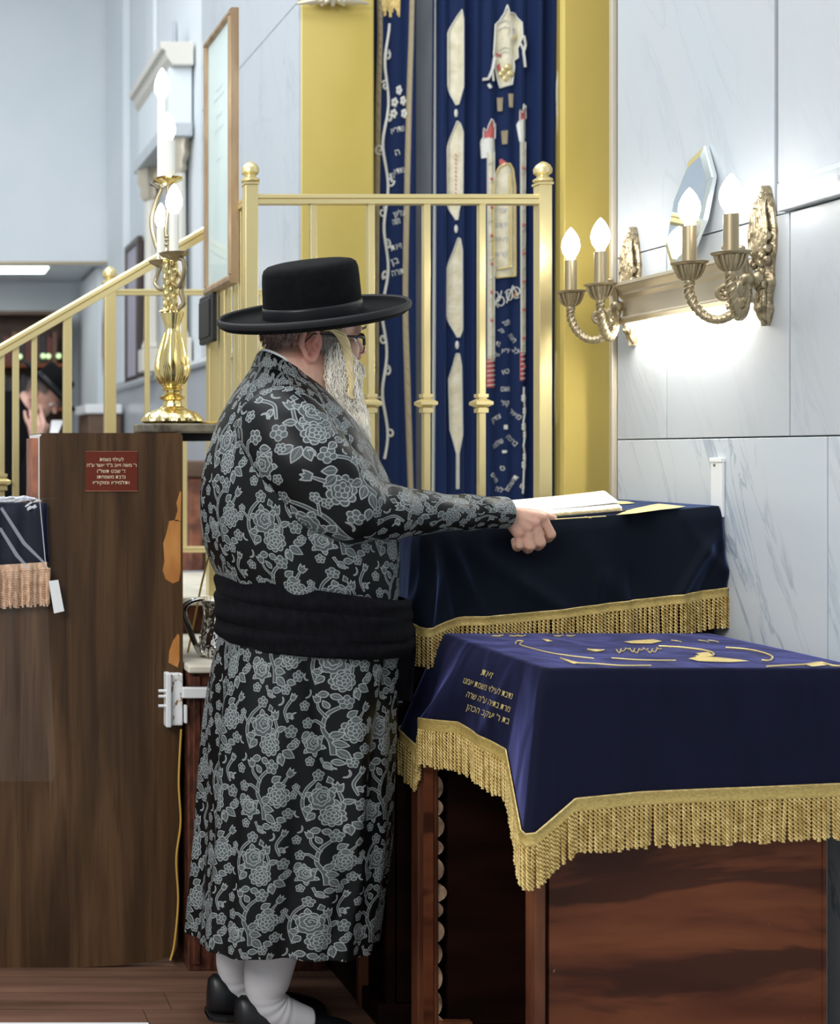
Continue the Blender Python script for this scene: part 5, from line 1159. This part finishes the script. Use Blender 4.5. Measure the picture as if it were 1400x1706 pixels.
def body_loft(root, name, keys, m, nr, na, Y0, wr=None, ulen=None, ex=2.25, u0=0, v0=0, smooth='all', ofs=0, cap=False):
    """keys: (left px,py), (right px,py), half depth, tilt  -> stacked superelliptic sections"""
    A = []
    for k in keys:
        l = P(*k[0], Y0); r = P(*k[1], Y0); A.append([l.x, l.z, r.x, r.z, k[2], k[3] if len(k) > 3 else 0])
    q = catmull(A, nr); R = []
    for i, k in enumerate(q):
        c = Vector(((k[0]+k[2])/2, Y0, (k[1]+k[3])/2)); a = Vector(((k[2]-k[0])/2, 0, (k[3]-k[1])/2)); ring = []
        al = a.length
        for j in range(na):
            t = 2*PI*j/na; cs, sn = math.cos(t), math.sin(t)
            ce_, se_ = math.copysign(abs(cs)**(2/ex), cs), math.copysign(abs(sn)**(2/ex), sn)
            d = wr(t, i/(nr-1)) if wr else 0
            s = 1+(d+ofs)/max(.05, al); s2 = 1+(d+ofs)/max(.05, k[4])
            ring.append(c+a*(ce_*s)+Vector((0, k[4]*se_*s2, -k[5]*se_)))
        R.append(ring)
    mb = MB(); mb.loft(R, cap); o = mb.build(name, m, root, smooth)
    if ulen: set_uv(o, [[Vector(v) for v in r] for r in R], True, ulen/TSX, u0, v0); 
    if ulen:
        for l in o.data.uv_layers[0].data: l.uv = (l.uv[0], l.uv[1]/TSY)
    return o, R
# ---------------------------------------------------------------- the robed man
YM = 2.96
man = thing('person', (.92, YM, 0), 'bearded man in silver floral brocade robe and black hat gripping the lectern edge', 'person')
KH = 1.09
MH = Matrix.Translation((.950, 2.970, 1.60)) @ Euler((0, 0, math.radians(-1))).to_matrix().to_4x4() @ Euler((math.radians(3), math.radians(-2), 0)).to_matrix().to_4x4() @ Matrix.Scale(KH, 4)
R3 = MH.to_3x3()
h_ = lambda x, y, z: MH @ Vector((x, y, z))
bd_ = MB()
def hell(c, r, n=28, m=18): bd_.ell(h_(*c), r, n, m, R3)
hell((.004, 0, .040), (.099, .077, .083)); hell((.034, 0, -.02), (.066, .062, .092)); hell((.040, 0, -.078), (.052, .046, .042))
bd_.tube([h_(.090, -.040, .034), h_(.100, 0, .034), h_(.090, .040, .034)], .015*KH, 10)
bd_.tube([h_(.097, 0, .026), h_(.104, 0, .006), h_(.114, 0, -.014), h_(.118, 0, -.021)], [.009*KH, .011*KH, .0135*KH, .0125*KH], 12)
for s in (-1, 1):
    hell((.103, s*.013, -.024), (.012, .009, .009), 12, 8); hell((.072, s*.042, -.012), (.026, .024, .028), 16, 10)
    er = [h_(-.018+.020*math.cos(a)*(1 if math.sin(a) > -.2 else .8), s*(.083+.008*(1-math.cos(a))*.5), .004+.035*math.sin(a)) for a in np.linspace(0, 2*PI, 22)]
    bd_.tube(er, .0062*KH, 8); hell((-.016, s*.083, -.028), (.012, .007, .012), 12, 8)
    hell((-.015, s*.079, .003), (.017, .005, .027), 14, 10); bd_.tube([h_(-.006, s*.084, .020), h_(-.014, s*.086, .006), h_(-.008, s*.085, -.012)], .0042*KH, 6)
    hell((.002, s*.083, -.001), (.005, .006, .007), 8, 6)
bd_.tube([h_(.088, -.020, -.050), h_(.098, 0, -.049), h_(.088, .020, -.050)], .008*KH, 8); bd_.tube([h_(.086, -.018, -.060), h_(.096, 0, -.061), h_(.086, .018, -.060)], .008*KH, 8)
# neck, trunk, hips
bd_.tube([h_(-.012, 0, -.03), P(492, 615, YM), P(485, 660, YM), P(490, 720, YM)], [.078, .082, .088, .12], 24)
bd_.ell(P(490, 760, YM), (.13, .17, .13), 24, 14); bd_.ell(P(500, 880, YM), (.15, .17, .2), 24, 14); bd_.ell(P(505, 1040, YM), (.14, .165, .16), 24, 14); bd_.ell(P(500, 1130, YM), (.13, .15, .12), 24, 14)
# legs
for s, Y in ((0, 2.90), (1, 3.02)):
    dx = -.035*s
    bd_.tube([(.93+dx, Y, .84), (.915+dx, Y, .62), (.895+dx, Y, .46), (.87+dx, Y, .30), (.842+dx, Y, .16), (.834+dx, Y, .075)], [.082, .07, .056, .048, .032, .032], 16)
    bd_.tube([(.80+dx, Y, .045), (.86+dx, Y, .048), (.93+dx, Y, .036), (1.0+dx, Y, .026)], [.024, .030, .026, .018], 12)
# right arm and the hand closed on the lectern edge
bd_.tube([P(465, 720, 2.85), P(530, 810, 2.77), P(588, 850, 2.755)], [.06, .05, .045], 14); bd_.tube([P(588, 850, 2.755), P(700, 856, 2.82), P(800, 855, 2.875), P(843, 855, 2.897)], [.045, .038, .030, .026], 14)
W0 = P(843, 855, 2.897); mcp = [(864, 889, 2.893), (878.5, 880, 2.888), (891, 871, 2.886), (904, 862, 2.890)]
pip = [(866, 908, 2.897), (884.5, 909.5, 2.892), (901.5, 904, 2.891), (918, 890, 2.895)]
dip = [(861, 913, 2.922), (878, 916, 2.921), (895, 911, 2.921), (911, 898, 2.923)]
tip = [(857, 901, 2.934), (873, 902, 2.936), (889, 897, 2.936), (904, 885, 2.936)]
rad = [(.0105, .0105, .0092, .008), (.0115, .0115, .0100, .0085), (.0118, .0118, .0102, .0088), (.0118, .0118, .0100, .0088)]
for a, b, c, d, r in zip(mcp, pip, dip, tip, rad):
    a_, b_, c_, d_ = P(*a), P(*b), P(*c), P(*d)
    st_ = W0.lerp(a_, .12); bd_.tube([st_, W0.lerp(a_, .55)+Vector((0, -.002, 0)), a_], [.019, .0155, .0135], 12)
    bd_.ell(a_+Vector((0, -.003, .001)), .0108, 12, 8)
    bd_.tube(catmull([a_, a_.lerp(b_, .6), b_], 7), [r[0]*.97, r[0]*.93, r[1]], 12); bd_.ell(b_, r[1]*1.02, 12, 8)
    bd_.tube(catmull([b_, c_, d_], 8), [r[1], r[2], r[3]], 12); bd_.ell(d_, r[3], 10, 8)
bd_.tube(catmull([W0.lerp(P(*mcp[3]), .2)+Vector((0, .012, 0)), P(878, 856, 2.925), P(902, 858, 2.948), P(926, 864.5, 2.956)], 12), [.016, .014, .0108, .0075], 12)
bd_.ell(P(866, 868, 2.905), (.026, .018, .024), 14, 10)
# left arm, hand resting on the far part of the lectern
bd_.tube([P(470, 720, 3.08), (1.05, 3.20, 1.25), (1.10, 3.20, 1.22)], [.06, .05, .045], 14); bd_.tube([(1.10, 3.20, 1.22), (1.20, 3.20, 1.212), (1.262, 3.20, 1.206)], [.042, .032, .026], 14)
wl_ = Vector((1.262, 3.20, 1.204))
for k in range(4):
    y = 3.235-.021*k; b_ = Vector((1.335, y, zt_l(1.335)+.026)); bd_.tube([wl_.lerp(b_, .1), wl_.lerp(b_, .6), b_], [.018, .015, .012], 10)
    l1 = (.040, .046, .043, .034)[k]; bd_.tube(catmull([b_, b_+Vector((l1*.8, 0, .004)), b_+Vector((l1*1.5, 0, -.006)), b_+Vector((l1*1.9, 0, -.012))], 8), [.011, .0105, .009, .008], 10)
bd_.tube(catmull([wl_+Vector((.01, .01, 0)), (1.30, 3.25, zt_l(1.3)+.022), (1.335, 3.272, zt_l(1.335)+.012)], 8), [.015, .012, .008], 10)
ear_c = np.array(h_(-.018, -.085, .0)); nose_c = np.array(h_(.125, 0, -.018)); kn = np.array([tuple(P(*m_)) for m_ in mcp])
Minv = np.array(MH.inverted())
def tone(co):
    base = np.tile(np.array([.56, .34, .255], np.float32), (len(co), 1)); red = np.array([.58, .20, .15], np.float32)
    def blend(m, c): 
        base[:] = base*(1-m[:, None])+c*m[:, None]
    blend(np.exp(-((np.linalg.norm(co-ear_c, axis=1)/.042)**2))*.85, red); blend(np.exp(-((np.linalg.norm(co-nose_c, axis=1)/.024)**2))*.55, red)
    for k in kn: blend(np.exp(-((np.linalg.norm(co-k, axis=1)/.012)**2))*.5, np.array([.58, .24, .18], np.float32))
    hand = (co[:, 2] < 1.24) & (co[:, 0] > 1.3); base[hand] *= np.array([1.10, 1.06, 1.05], np.float32)
    l = co @ Minv[:3, :3].T+Minv[:3, 3]
    hl = np.clip((-.030-l[:, 0])/.02, 0, 1)*np.clip((l[:, 2]+.035-.3*np.abs(l[:, 1]))/.03, 0, 1)*(np.abs(l[:, 2]) < .2); hl *= (np.linalg.norm(l, axis=1) < .2)
    blend(hl*.80, np.array([.09, .075, .07], np.float32)); nk = np.clip((-.02-l[:, 0])/.03, 0, 1)*(l[:, 2] > -.14)*(np.linalg.norm(l, axis=1) < .25)*(1-hl)*.28; blend(nk, np.array([.34, .2, .15], np.float32))
    return np.clip(base, 0, 1)
body = fuse(bd_, 'body', M['skin'], man, .0032, 3, tone)
# --- hair and beard
def sect(keys, t):
    k = np.array([[a[0], a[1], a[2], a[3], a[4]] for a in keys]); return [float(np.interp(t, k[:, 0], k[:, i])) for i in range(1, 5)]
BK = [(572, 534, 556, 2.955, .090), (590, 527, 568, 2.962, .096), (610, 521, 584, 2.965, .100), (630, 519, 588, 2.966, .101), (650, 523, 588, 2.965, .097), (670, 532, 592, 2.962, .088), (690, 547, 601, 2.958, .076), (710, 561, 606, 2.930, .062), (730, 577, 610, 2.918, .046), (750, 594, 613, 2.912, .022)]
def bsurf(t, a, k=1.0):
    xl_, xr_, Yc_, ry = sect(BK, t); c = P((xl_+xr_)/2, t, Yc_); rx = (xr_-xl_)/2*Yc_/FPX
    ca, sa = math.cos(a), math.sin(a); return c+Vector((rx*k*math.copysign(abs(ca)**.6, ca), ry*k*math.copysign(abs(sa)**.75, sa), 0))
core = MB(); core.loft([[bsurf(t, 2*PI*j/40, .93) for j in range(40)] for t in np.linspace(586, 748, 30)])
br = core.build('beard', M['whitehair'], man, 'all', label='long white and grey beard')
rn = random.Random(21); hs = MB(); hs2 = MB(); hs3 = MB()
for i in range(2300):
    a = rn.uniform(PI*.75, PI*2.08); t0 = rn.uniform(574, 722) if rn.random() < .8 else rn.uniform(700, 744); ln = rn.uniform(22, 52); k0 = rn.uniform(.93, 1.03); pts = []
    ph = rn.uniform(0, 6); da = rn.uniform(-.16, .16)
    for q in range(6):
        t = t0+ln*q/5; tt = min(t, 750); p = bsurf(tt, a+da*q/5+.05*math.sin(ph*2+q*1.9), k0+.035*math.sin(ph+q*1.6)+.014*q*rn.random())
        if t > 750: p = p+Vector((.006*(t-750)/20, 0, -(t-750)*YM/FPX))
        pts.append(p)
    (hs2 if rn.random() < (.12 if t0 < 620 else .015) else hs3 if rn.random() < .3 else hs).tube(pts, [.0006, .0010, .0009, .0007, .0004, .0002], 4)
hs.build('beard_strands', M['whitehair'], br, kind='stuff'); hs2.build('grey_strands', M['greyhair'], br, kind='stuff'); hs3.build('cream_strands', M['creamhair'], br, kind='stuff')
ms = MB()
for i in range(150):
    y = rn.uniform(-.030, .030); a = h_(.106-.25*abs(y)+rn.uniform(-.004, .004), y, -.036+rn.uniform(-.004, .004)); ms.tube([a, a+R3 @ Vector((.006, y*.35, -.012)), a+R3 @ Vector((.002+rn.uniform(-.004, .004), y*.9, -.026-rn.uniform(0, .008)))], [.0016, .0015, .0004], 5)
ms.build('moustache', M['whitehair'], man, kind='stuff')
sl = MB(); path = catmull([P(537, 547, 2.895), P(556, 549, 2.875), P(569, 560, 2.868), (P(577, 580, 2.866)), P(581, 602, 2.866), P(583, 622, 2.868), P(586, 640, 2.87), P(583, 655, 2.87), P(588, 664, 2.87)], 46)
for q in range(5):
    pp = []
    for i, p in enumerate(path):
        t = i/45; r = .0085*(1-.55*t); a = t*15+q*2*PI/5; pp.append(Vector(p)+Vector((r*math.cos(a), r*math.sin(a)*.8, .25*r*math.sin(a))))
    sl.tube(pp, [.0045, .0050, .0042, .0034, .0016], 6)
sl.build('sidelock', M['blond'], man, True, label='pale blond twisted sidelock')
th = MB()
for i in range(260):
    u = rn.random(); x = 532+34*u+rn.uniform(-3, 3); y = 543+rn.uniform(0, 26); s = (rn.uniform(0, 8), rn.uniform(14, 30))
    Yq_ = 2.893-.012*u; th.tube([P(x, y, Yq_+.004), P(x+s[0]*.5+rn.uniform(-3, 3), y+s[1]*.5, Yq_-.004), P(x+s[0]+rn.uniform(-4, 4), y+s[1], Yq_+.003)], [.0014, .0013, .0003], 4)
th.build('temple_hair', M['greyhair'], man, kind='stuff')
nh = MB()
for i in range(420):
    a = rn.uniform(PI*.62, PI*1.52); z = rn.uniform(-.028, .045); p = Vector((.006+.102*math.cos(a)*1.0, .080*math.sin(a), z))
    p *= 1.0; rr = math.sqrt(max(.02, 1-((z-.045)/.095)**2)); p.x = .006+.102*rr*math.cos(a); p.y = .078*rr*math.sin(a)
    q_ = MH @ (p*1.015); nh.tube([q_, MH @ (p*1.03+Vector((-.002, 0, -.012)))], [.0011, .0003], 4)
nh.build('nape_hair', M['bookbrown'], man, kind='stuff')
eb = MB()
for s in (-1, 1):
    for i in range(34):
        u = rn.random(); y = s*(.014+.034*u); a = h_(.113-.16*max(0, u-.3)**1.3, y, .032+.004*math.sin(3*u)); eb.tube([a, a+R3 @ Vector((.006, s*.006, .004+rn.uniform(-.003, .003)))], [.0014, .0003], 4)
eb.build('eyebrows', M['greyhair'], man, kind='stuff')
for s in (-1, 1):
    e = MB().ell(h_(.083, s*.033, .006), .0125*KH, 16, 12).build('eye', M['white'], body, True)
    MB().ell(h_(.0935, s*.033, .006), (.003, .006*KH, .006*KH), 12, 8).build('iris', M['bookbrown'], body, True)
g_ = MB()
for s in (-1, 1):
    rim = [h_(.103-.10*abs(.026*math.cos(a))*.4, s*.034+.027*math.copysign(abs(math.cos(a))**.7, math.cos(a)), .002+.020*math.copysign(abs(math.sin(a))**.7, math.sin(a))) for a in np.linspace(0, 2*PI, 36)]
    g_.tube(rim[:19], .0032*KH, 8); g_.tube(rim[18:], .0012*KH, 6)
    g_.tube([h_(.100, s*.062, .014), h_(.090, s*.072, .016), h_(.04, s*.083, .019), h_(-.012, s*.088, .026), h_(-.034, s*.086, .005)], [.0034*KH, .003*KH, .0022*KH, .002*KH, .0016*KH], 8)
g_.tube([h_(.103, -.009, .006), h_(.108, 0, .009), h_(.103, .009, .006)], .002*KH, 8)
gl_ = g_.build('spectacles', M['black'], man, True, label='black framed spectacles')
for s in (-1, 1):
    mb = MB(); rm = [h_(.101, s*.034+.026*math.copysign(abs(math.cos(a))**.7, math.cos(a)), .002+.019*math.copysign(abs(math.sin(a))**.7, math.sin(a))) for a in np.linspace(0, 2*PI, 28, endpoint=False)]
    mb.add(rm, [tuple(range(28))]); mb.build('lens', M['lens'], gl_)
# --- hat
MT = Matrix.Translation((.962, 2.965, 1.669)) @ Euler((math.radians(12), math.radians(-8), 0), 'XYZ').to_matrix().to_4x4()
def hat(root, MT, k=1.0, ysq=.90, band='leather'):
    def lt_(prof, n=72, sq=ysq):
        return [[MT @ Vector((k*r*math.cos(2*PI*j/n), k*r*sq*math.sin(2*PI*j/n), k*z)) for j in range(n)] for r, z in prof]
    ht = MB(); ht.loft(lt_([(.100, -.002), (.15, -.005), (.195, -.007), (.214, -.005), (.2235, .002), (.2265, .010), (.2255, .017), (.2215, .0205), (.217, .018), (.2145, .011), (.205, .005), (.17, .003), (.13, .005), (.118, .009), (.1155, .016), (.1150, .05), (.1132, .095), (.1115, .114), (.1075, .125), (.099, .1315), (.085, .1345), (.05, .1365), (.001, .1375)]), False)
    o = ht.build('hat', M['felt'], root, 'all', label='wide black felt hat')
    hb = MB(); hb.loft(lt_([(.1185, .006), (.1185, .012), (.1172, .030), (.1165, .036), (.1140, .036)]), False); hb.build('hat_band', M['leather'], o, 'all')
    tr_ = MB(); tr_.loft(lt_([(.2262, .006), (.2278, .011), (.2268, .018), (.2222, .0222), (.2175, .019), (.2150, .012)]), False); tr_.build('brim_binding', M['binding'], o, 'all')
    return o
hat(man, MT, .97)
# --- robe
def wr_torso(t, v):
    near = max(0, -math.sin(t))
    d = .0035*math.sin(7*t+9*v)*v
    d += .010*v*near*math.exp(-((t-4.2-.35*(v-.6))/.16)**2)-.008*v*math.exp(-((t-4.55-.3*(v-.6))/.10)**2)
    d += -.008*math.exp(-((v-.93)/.07)**2)
    return d
ru, R1 = body_loft(man, 'robe', [((432, 590), (547, 668), .082), ((427, 604), (566, 692), .108), ((412, 628), (580, 708), .162), ((390, 660), (598, 735), .200), ((366, 708), (618, 773), .222), ((347, 775), (640, 822), .233), ((341, 835), (648, 868), .233), ((347, 905), (652, 930), .228), ((365, 965), (654, 992), .222), ((374, 1010), (652, 1030), .216)],
                   M['brocade'], 150, 200, YM, wr_torso, 1.40, 2.2, 0, .3)
def wr_skirt(t, v):
    n = max(0, -math.sin(t)); w = min(1, v*1.6)
    d = .006*w*math.sin(9*t+2.2*v)+.004*w*math.sin(17*t-3*v)
    c = 4.35+.75*v; d += -.020*(1-v)**.6*math.exp(-((t-c)/.11)**2)*min(1, v*6)+.014*(1-v)*math.exp(-((t-c-.2)/.16)**2)*min(1, v*6)
    c2 = 5.5-.65*v; d += -.016*(1-.5*v)*math.exp(-((t-c2)/.10)**2)*min(1, v*5)
    d += .012*v*math.sin(t*5+1.2)
    return d
sk_, R2 = body_loft(man, 'robe_skirt', [((374, 1040), (650, 1055), .212), ((370, 1075), (650, 1085), .214), ((360, 1130), (648, 1136), .220), ((350, 1210), (646, 1214), .222), ((345, 1300), (643, 1302), .222), ((340, 1390), (639, 1388), .220, .010), ((332, 1470), (628, 1462), .218, .024), ((322, 1567), (614, 1560), .214, .032)],
                    M['brocade'], 170, 220, YM, wr_skirt, 1.40, 2.25, .05, .1)
s_ = sk_.modifiers.new('t', 'SOLIDIFY'); s_.thickness = .004; s_.offset = -1
def sleeve(name, path, radii, nr=150, na=64, u0=0, seed=0):
    q = catmull(path, nr); ra = np.interp(np.linspace(0, 1, nr), np.linspace(0, 1, len(radii)), radii); R = []; up = Vector((0, 0, 1))
    for i, p in enumerate(q):
        p = Vector(p); t = (Vector(q[min(i+1, nr-1)])-Vector(q[max(i-1, 0)])).normalized(); a = (up-t*up.dot(t)).normalized(); up = a; b = t.cross(a); ring = []; v = i/(nr-1)
        for j in range(na):
            th_ = 2*PI*j/na
            w = .0095*math.exp(-((v-.52)/.15)**2)*math.sin(46*v+1.5*math.sin(th_+1)+seed)*(.6+.4*math.sin(2*th_))
            w += .0045*math.exp(-((v-.30)/.12)**2)*math.sin(26*v+2*th_)+.003*math.exp(-((v-.75)/.15)**2)*math.sin(38*v-2*th_)
            ring.append(p+a*((ra[i]+w)*math.cos(th_))+b*((ra[i]+w)*math.sin(th_)))
        R.append(ring)
    Rin = [[p.lerp(sum(R[-1], Vector())/na, .10) for p in R[-1]], [p.lerp(sum(R[-8], Vector())/na, .14) for p in R[-8]]]
    mb = MB(); mb.loft(R+Rin, False); o = mb.build(name, M['brocade'], man, 'all'); set_uv(o, R, True, .46/TSX, u0)
    for l in o.data.uv_layers[0].data: l.uv = (l.uv[0], l.uv[1]/TSY)
    return o
sleeve('sleeve', [P(452, 688, 2.86), P(478, 728, 2.81), P(512, 775, 2.775), P(548, 818, 2.755), P(590, 845, 2.755), P(645, 852, 2.785), P(700, 854, 2.82), P(765, 854, 2.86), P(812, 854, 2.882), P(841, 854, 2.896)],
       [.088, .102, .104, .098, .082, .062, .050, .041, .0375, .0365], u0=.2)
sleeve('sleeve', [P(460, 690, 3.05), (.98, 3.16, 1.33), (1.05, 3.20, 1.25), (1.12, 3.20, 1.225), (1.20, 3.20, 1.212), (1.25, 3.20, 1.208)], [.09, .09, .07, .055, .045, .040], 80, u0=.6, seed=2)
# stand collar and shirt collar
co_, _ = body_loft(man, 'robe_collar', [((436, 586), (543, 662), .078), ((432, 590), (549, 668), .083), ((427, 603), (566, 690), .108), ((424, 612), (572, 700), .118)], M['brocade'], 26, 120, YM, None, 1.0, 2.2, .33, .7, ofs=.003)
body_loft(man, 'shirt_collar', [((437, 581), (535, 652), .072), ((434, 586), (541, 660), .0775), ((434, 592), (545, 668), .078)], M['shirt'], 14, 100, YM, None, None, 2.2)
# --- sash in three wraps with hanging ends
for i, (l0, l1, r0, r1, b) in enumerate(((952, 1000, 992, 1030, .226), (985, 1036, 1012, 1062, .230), (1022, 1068, 1040, 1078, .227))):
    ks = []
    for f, o in ((0, -.006), (.06, .002), (.3, .0085), (.6, .010), (.9, .004), (1, -.006)):
        e = o/YM*FPX; ks.append(((372-e-(2 if i == 1 else 0), l0+(l1-l0)*f), (664+e, r0+(r1-r0)*f), b+o))
    body_loft(man, 'sash', ks, M['wool'], 28, 180, YM, lambda t, v, i=i: .0022*math.sin(3*t+14*v+i)+.0014*math.sin(11*t+i*2+5*v), None, 2.2)
for i, (x0, x1, Y, y1) in enumerate(((640, 664, 2.86, 1172), (655, 690, 2.875, 1168))):
    mb = MB(); mb.loft([[P(x0+(x1-x0)*u+3*math.sin(v*5+i), 1045+(y1-1045)*v, Y+.008*math.sin(u*7+v*3+i)-(.012 if v > .1 else 0)) for u in np.linspace(0, 1, 12)] for v in np.linspace(0, 1, 16)], False, False)
    o = mb.build('sash_end', M['wool'], man, 'all'); s_ = o.modifiers.new('t', 'SOLIDIFY'); s_.thickness = .005
# --- stockings and shoes
for s, Y in ((0, 2.90), (1, 3.02)):
    dx = -.035*s
    mb = MB(); pts = catmull([(.895+dx, Y, .46), (.868+dx, Y, .32), (.850+dx, Y, .22), (.836+dx, Y, .15), (.832+dx, Y, .11), (.848+dx, Y, .075), (.885+dx, Y, .056), (.935+dx, Y, .042)], 60)
    R = []; rs = np.interp(np.linspace(0, 1, 60), [0, .3, .45, .58, .68, .78, .88, 1], [.062, .057, .051, .0435, .0425, .043, .038, .030])
    rs = [r+.0011*math.sin(i*1.5)*(1 if 34 < i < 50 else 0) for i, r in enumerate(rs)]
    mb.tube(pts, rs, 28); mb.build('stocking', M['stocking'], man, 'all')
    sh_ = MB(); rings = []
    for x, w, zt, zb in ((.762, .012, .070, .016), (.766, .024, .092, .014), (.778, .033, .102, .013), (.80, .037, .101, .012), (.83, .0375, .092, .012), (.86, .038, .080, .012), (.89, .040, .068, .012), (.92, .043, .062, .011), (.95, .046, .058, .010), (.98, .047, .052, .010), (1.005, .044, .046, .010), (1.025, .036, .040, .010), (1.038, .024, .033, .011), (1.045, .008, .025, .013)):
        ring = []
        for k in range(24):
            a = 2*PI*k/24; c_, s2 = math.cos(a), math.sin(a); e = .75
            ring.append((x+dx, Y+w*math.copysign(abs(c_)**e, c_)*(1 if s2 < .2 else (1-.38*s2)), zb+(zt-zb)*(.42+(.58 if s2 > 0 else .42)*math.copysign(abs(s2)**e, s2))))
        rings.append(ring)
    sh_.loft(rings); so = sh_.build('shoe', M['leather'], man, True)
    MB().prism([(.760, -.020), (.768, -.030), (.80, -.037), (.86, -.037), (.93, -.043), (.98, -.048), (1.02, -.040), (1.044, -.018), (1.046, .010), (1.02, .040), (.98, .048), (.93, .043), (.86, .037), (.80, .037), (.768, .030), (.760, .020)], (dx, Y, .004), (1, 0, 0), (0, 1, 0), (0, 0, .010)).build('sole', M['black'], so)
    MB().prism([(.760, -.020), (.768, -.030), (.80, -.036), (.84, -.035), (.84, .035), (.80, .036), (.768, .030), (.760, .020)], (dx, Y, 0), (1, 0, 0), (0, 1, 0), (0, 0, .010)).build('heel', M['black'], so)
# ---------------------------------------------------------------- the man far behind, face in his hand
YF = 6.5
fp = thing('person', (P(30, 0, YF).x, YF, 0), 'man in dark coat bowing his face into his hand behind the stair railing', 'person')
KF = 1.0
FH = Matrix.Translation(P(66, 660, YF)) @ Euler((math.radians(-4), math.radians(36), math.radians(-26)), 'XYZ').to_matrix().to_4x4()
F3 = FH.to_3x3(); f_ = lambda *a: FH @ Vector(a)
b2 = MB()
def fell(c, r): b2.ell(f_(*c), r, 20, 14, F3)
fell((.006, 0, .03), (.098, .076, .095)); fell((.034, 0, -.03), (.062, .058, .085)); fell((.042, 0, -.085), (.045, .042, .035))
b2.tube([f_(.09, -.035, .02), f_(.097, 0, .02), f_(.09, .035, .02)], .013, 8); b2.tube([f_(.095, 0, .012), f_(.120, 0, -.026)], [.009, .013], 10)
for s in (-1, 1):
    b2.tube([f_(-.012+.017*math.cos(a), s*(.082), -.002+.03*math.sin(a)) for a in np.linspace(0, 2*PI, 16)], .006, 8); fell((-.01, s*.079, -.002), (.015, .006, .026))
nb_ = P(28, 700, YF)
b2.tube([f_(-.03, 0, -.03), nb_, nb_+Vector((-.05, 0, -.1))], [.06, .065, .09], 16)
b2.ell(P(0, 770, YF), (.14, .19, .2), 20, 14); b2.ell(P(0, 900, YF), (.13, .17, .25), 20, 14); b2.tube([(.48, YF-.08, .95), (.50, YF-.08, .5), (.50, YF-.08, .06)], [.09, .065, .04], 14); b2.tube([(.48, YF+.09, .95), (.50, YF+.09, .5), (.50, YF+.09, .06)], [.09, .065, .04], 14)
hw = P(58, 742, YF-.14)
b2.tube([P(0, 750, YF-.17), P(26, 830, YF-.22), hw], [.06, .045, .030], 14)
for k in range(4):
    kn_ = P(50+8*k, 711-1.5*k, YF-.135+.006*k); b2.tube([hw, kn_], [.022, .014], 10)
    b2.tube(catmull([kn_, P(43+9*k, 697-2*k, YF-.120+.012*k), P(41+9*k, 684-2*k, YF-.100+.014*k)], 8), [.0125, .0115, .008], 10)
b2.tube(catmull([hw, P(72, 722, YF-.10), P(80, 706, YF-.08)], 8), [.018, .014, .010], 10)
Finv = np.array(FH.inverted())
def tone2(co):
    base = np.tile(np.array([.58, .34, .27], np.float32), (len(co), 1)); l = co @ Finv[:3, :3].T+Finv[:3, 3]
    ear = np.exp(-((np.linalg.norm(l-np.array([-.01, -.082, 0]), axis=1)/.035)**2))*.5; base = base*(1-ear[:, None])+np.array([.6, .22, .17])*ear[:, None]
    hl = np.clip((.015-l[:, 0])/.02, 0, 1)*np.clip((l[:, 2]+.035)/.02, 0, 1)*(np.linalg.norm(l, axis=1) < .16)*(1-ear*1.6).clip(0, 1)
    hl2 = np.clip((.055-l[:, 0])/.02, 0, 1)*np.clip((l[:, 2]-.02)/.015, 0, 1)*(np.linalg.norm(l, axis=1) < .16); hl = np.maximum(hl, hl2)
    return base*(1-.9*hl[:, None])+np.array([.02, .015, .012])*.9*hl[:, None]
fb = fuse(b2, 'body', M['skin'], fp, .005, 2, tone2)
for s in (-1, 1): MB().ell(f_(.082, s*.032, .006), .012, 12, 8).build('eye', M['white'], fb, True)
HT2 = Matrix.Translation(f_(.012, 0, .066)) @ F3.to_4x4() @ Euler((math.radians(-8), math.radians(8), 0), 'XYZ').to_matrix().to_4x4()
hat(fp, HT2, .80, .92)
cb = MB()
cr2 = [(652, .10, .07, -.01), (672, .17, .12, -.02), (700, .22, .17, -.02), (760, .25, .20, 0), (860, .25, .20, .01), (1000, .25, .20, .02), (1060, .26, .21, .02)]
rings = []
for y, rx, ry, o in catmull(cr2, 40):
    c = P(-5, y, YF); rings.append([c+Vector((o+rx*math.cos(2*PI*k/40)*(1+.02*math.sin(5*2*PI*k/40)), ry*math.sin(2*PI*k/40), 0)) for k in range(40)])
cb.loft(rings); cb.build('coat', M['wool'], fp, 'all', label='black coat')
MB().tube(catmull([P(0, 715, YF-.14), P(4, 770, YF-.21), P(26, 832, YF-.235), P(44, 790, YF-.19), P(54, 758, YF-.155)], 30), [.075, .075, .065, .052, .042], 18).build('coat_sleeve', M['wool'], fp, True)
MB().loft([[P(82+a*.6, 728, YF-.12), P(86+a, 700, YF-.06)] for a in (0, 6, 14, 20)], False, False).build('shirt_front', M['shirt'], fp, 'all')
MB().tube([(.46, YF-.08, .95), (.48, YF-.08, .5), (.49, YF-.08, .08)], [.10, .085, .075], 18).tube([(.46, YF+.09, .95), (.48, YF+.09, .5), (.49, YF+.09, .08)], [.10, .085, .075], 18).build('trousers', M['wool'], fp, True)
for dy in (-.08, .09):
    mb = MB(); mb.ell((.54, YF+dy, .038), (.14, .045, .038), 20, 12); mb.build('shoe', M['leather'], fp, True)
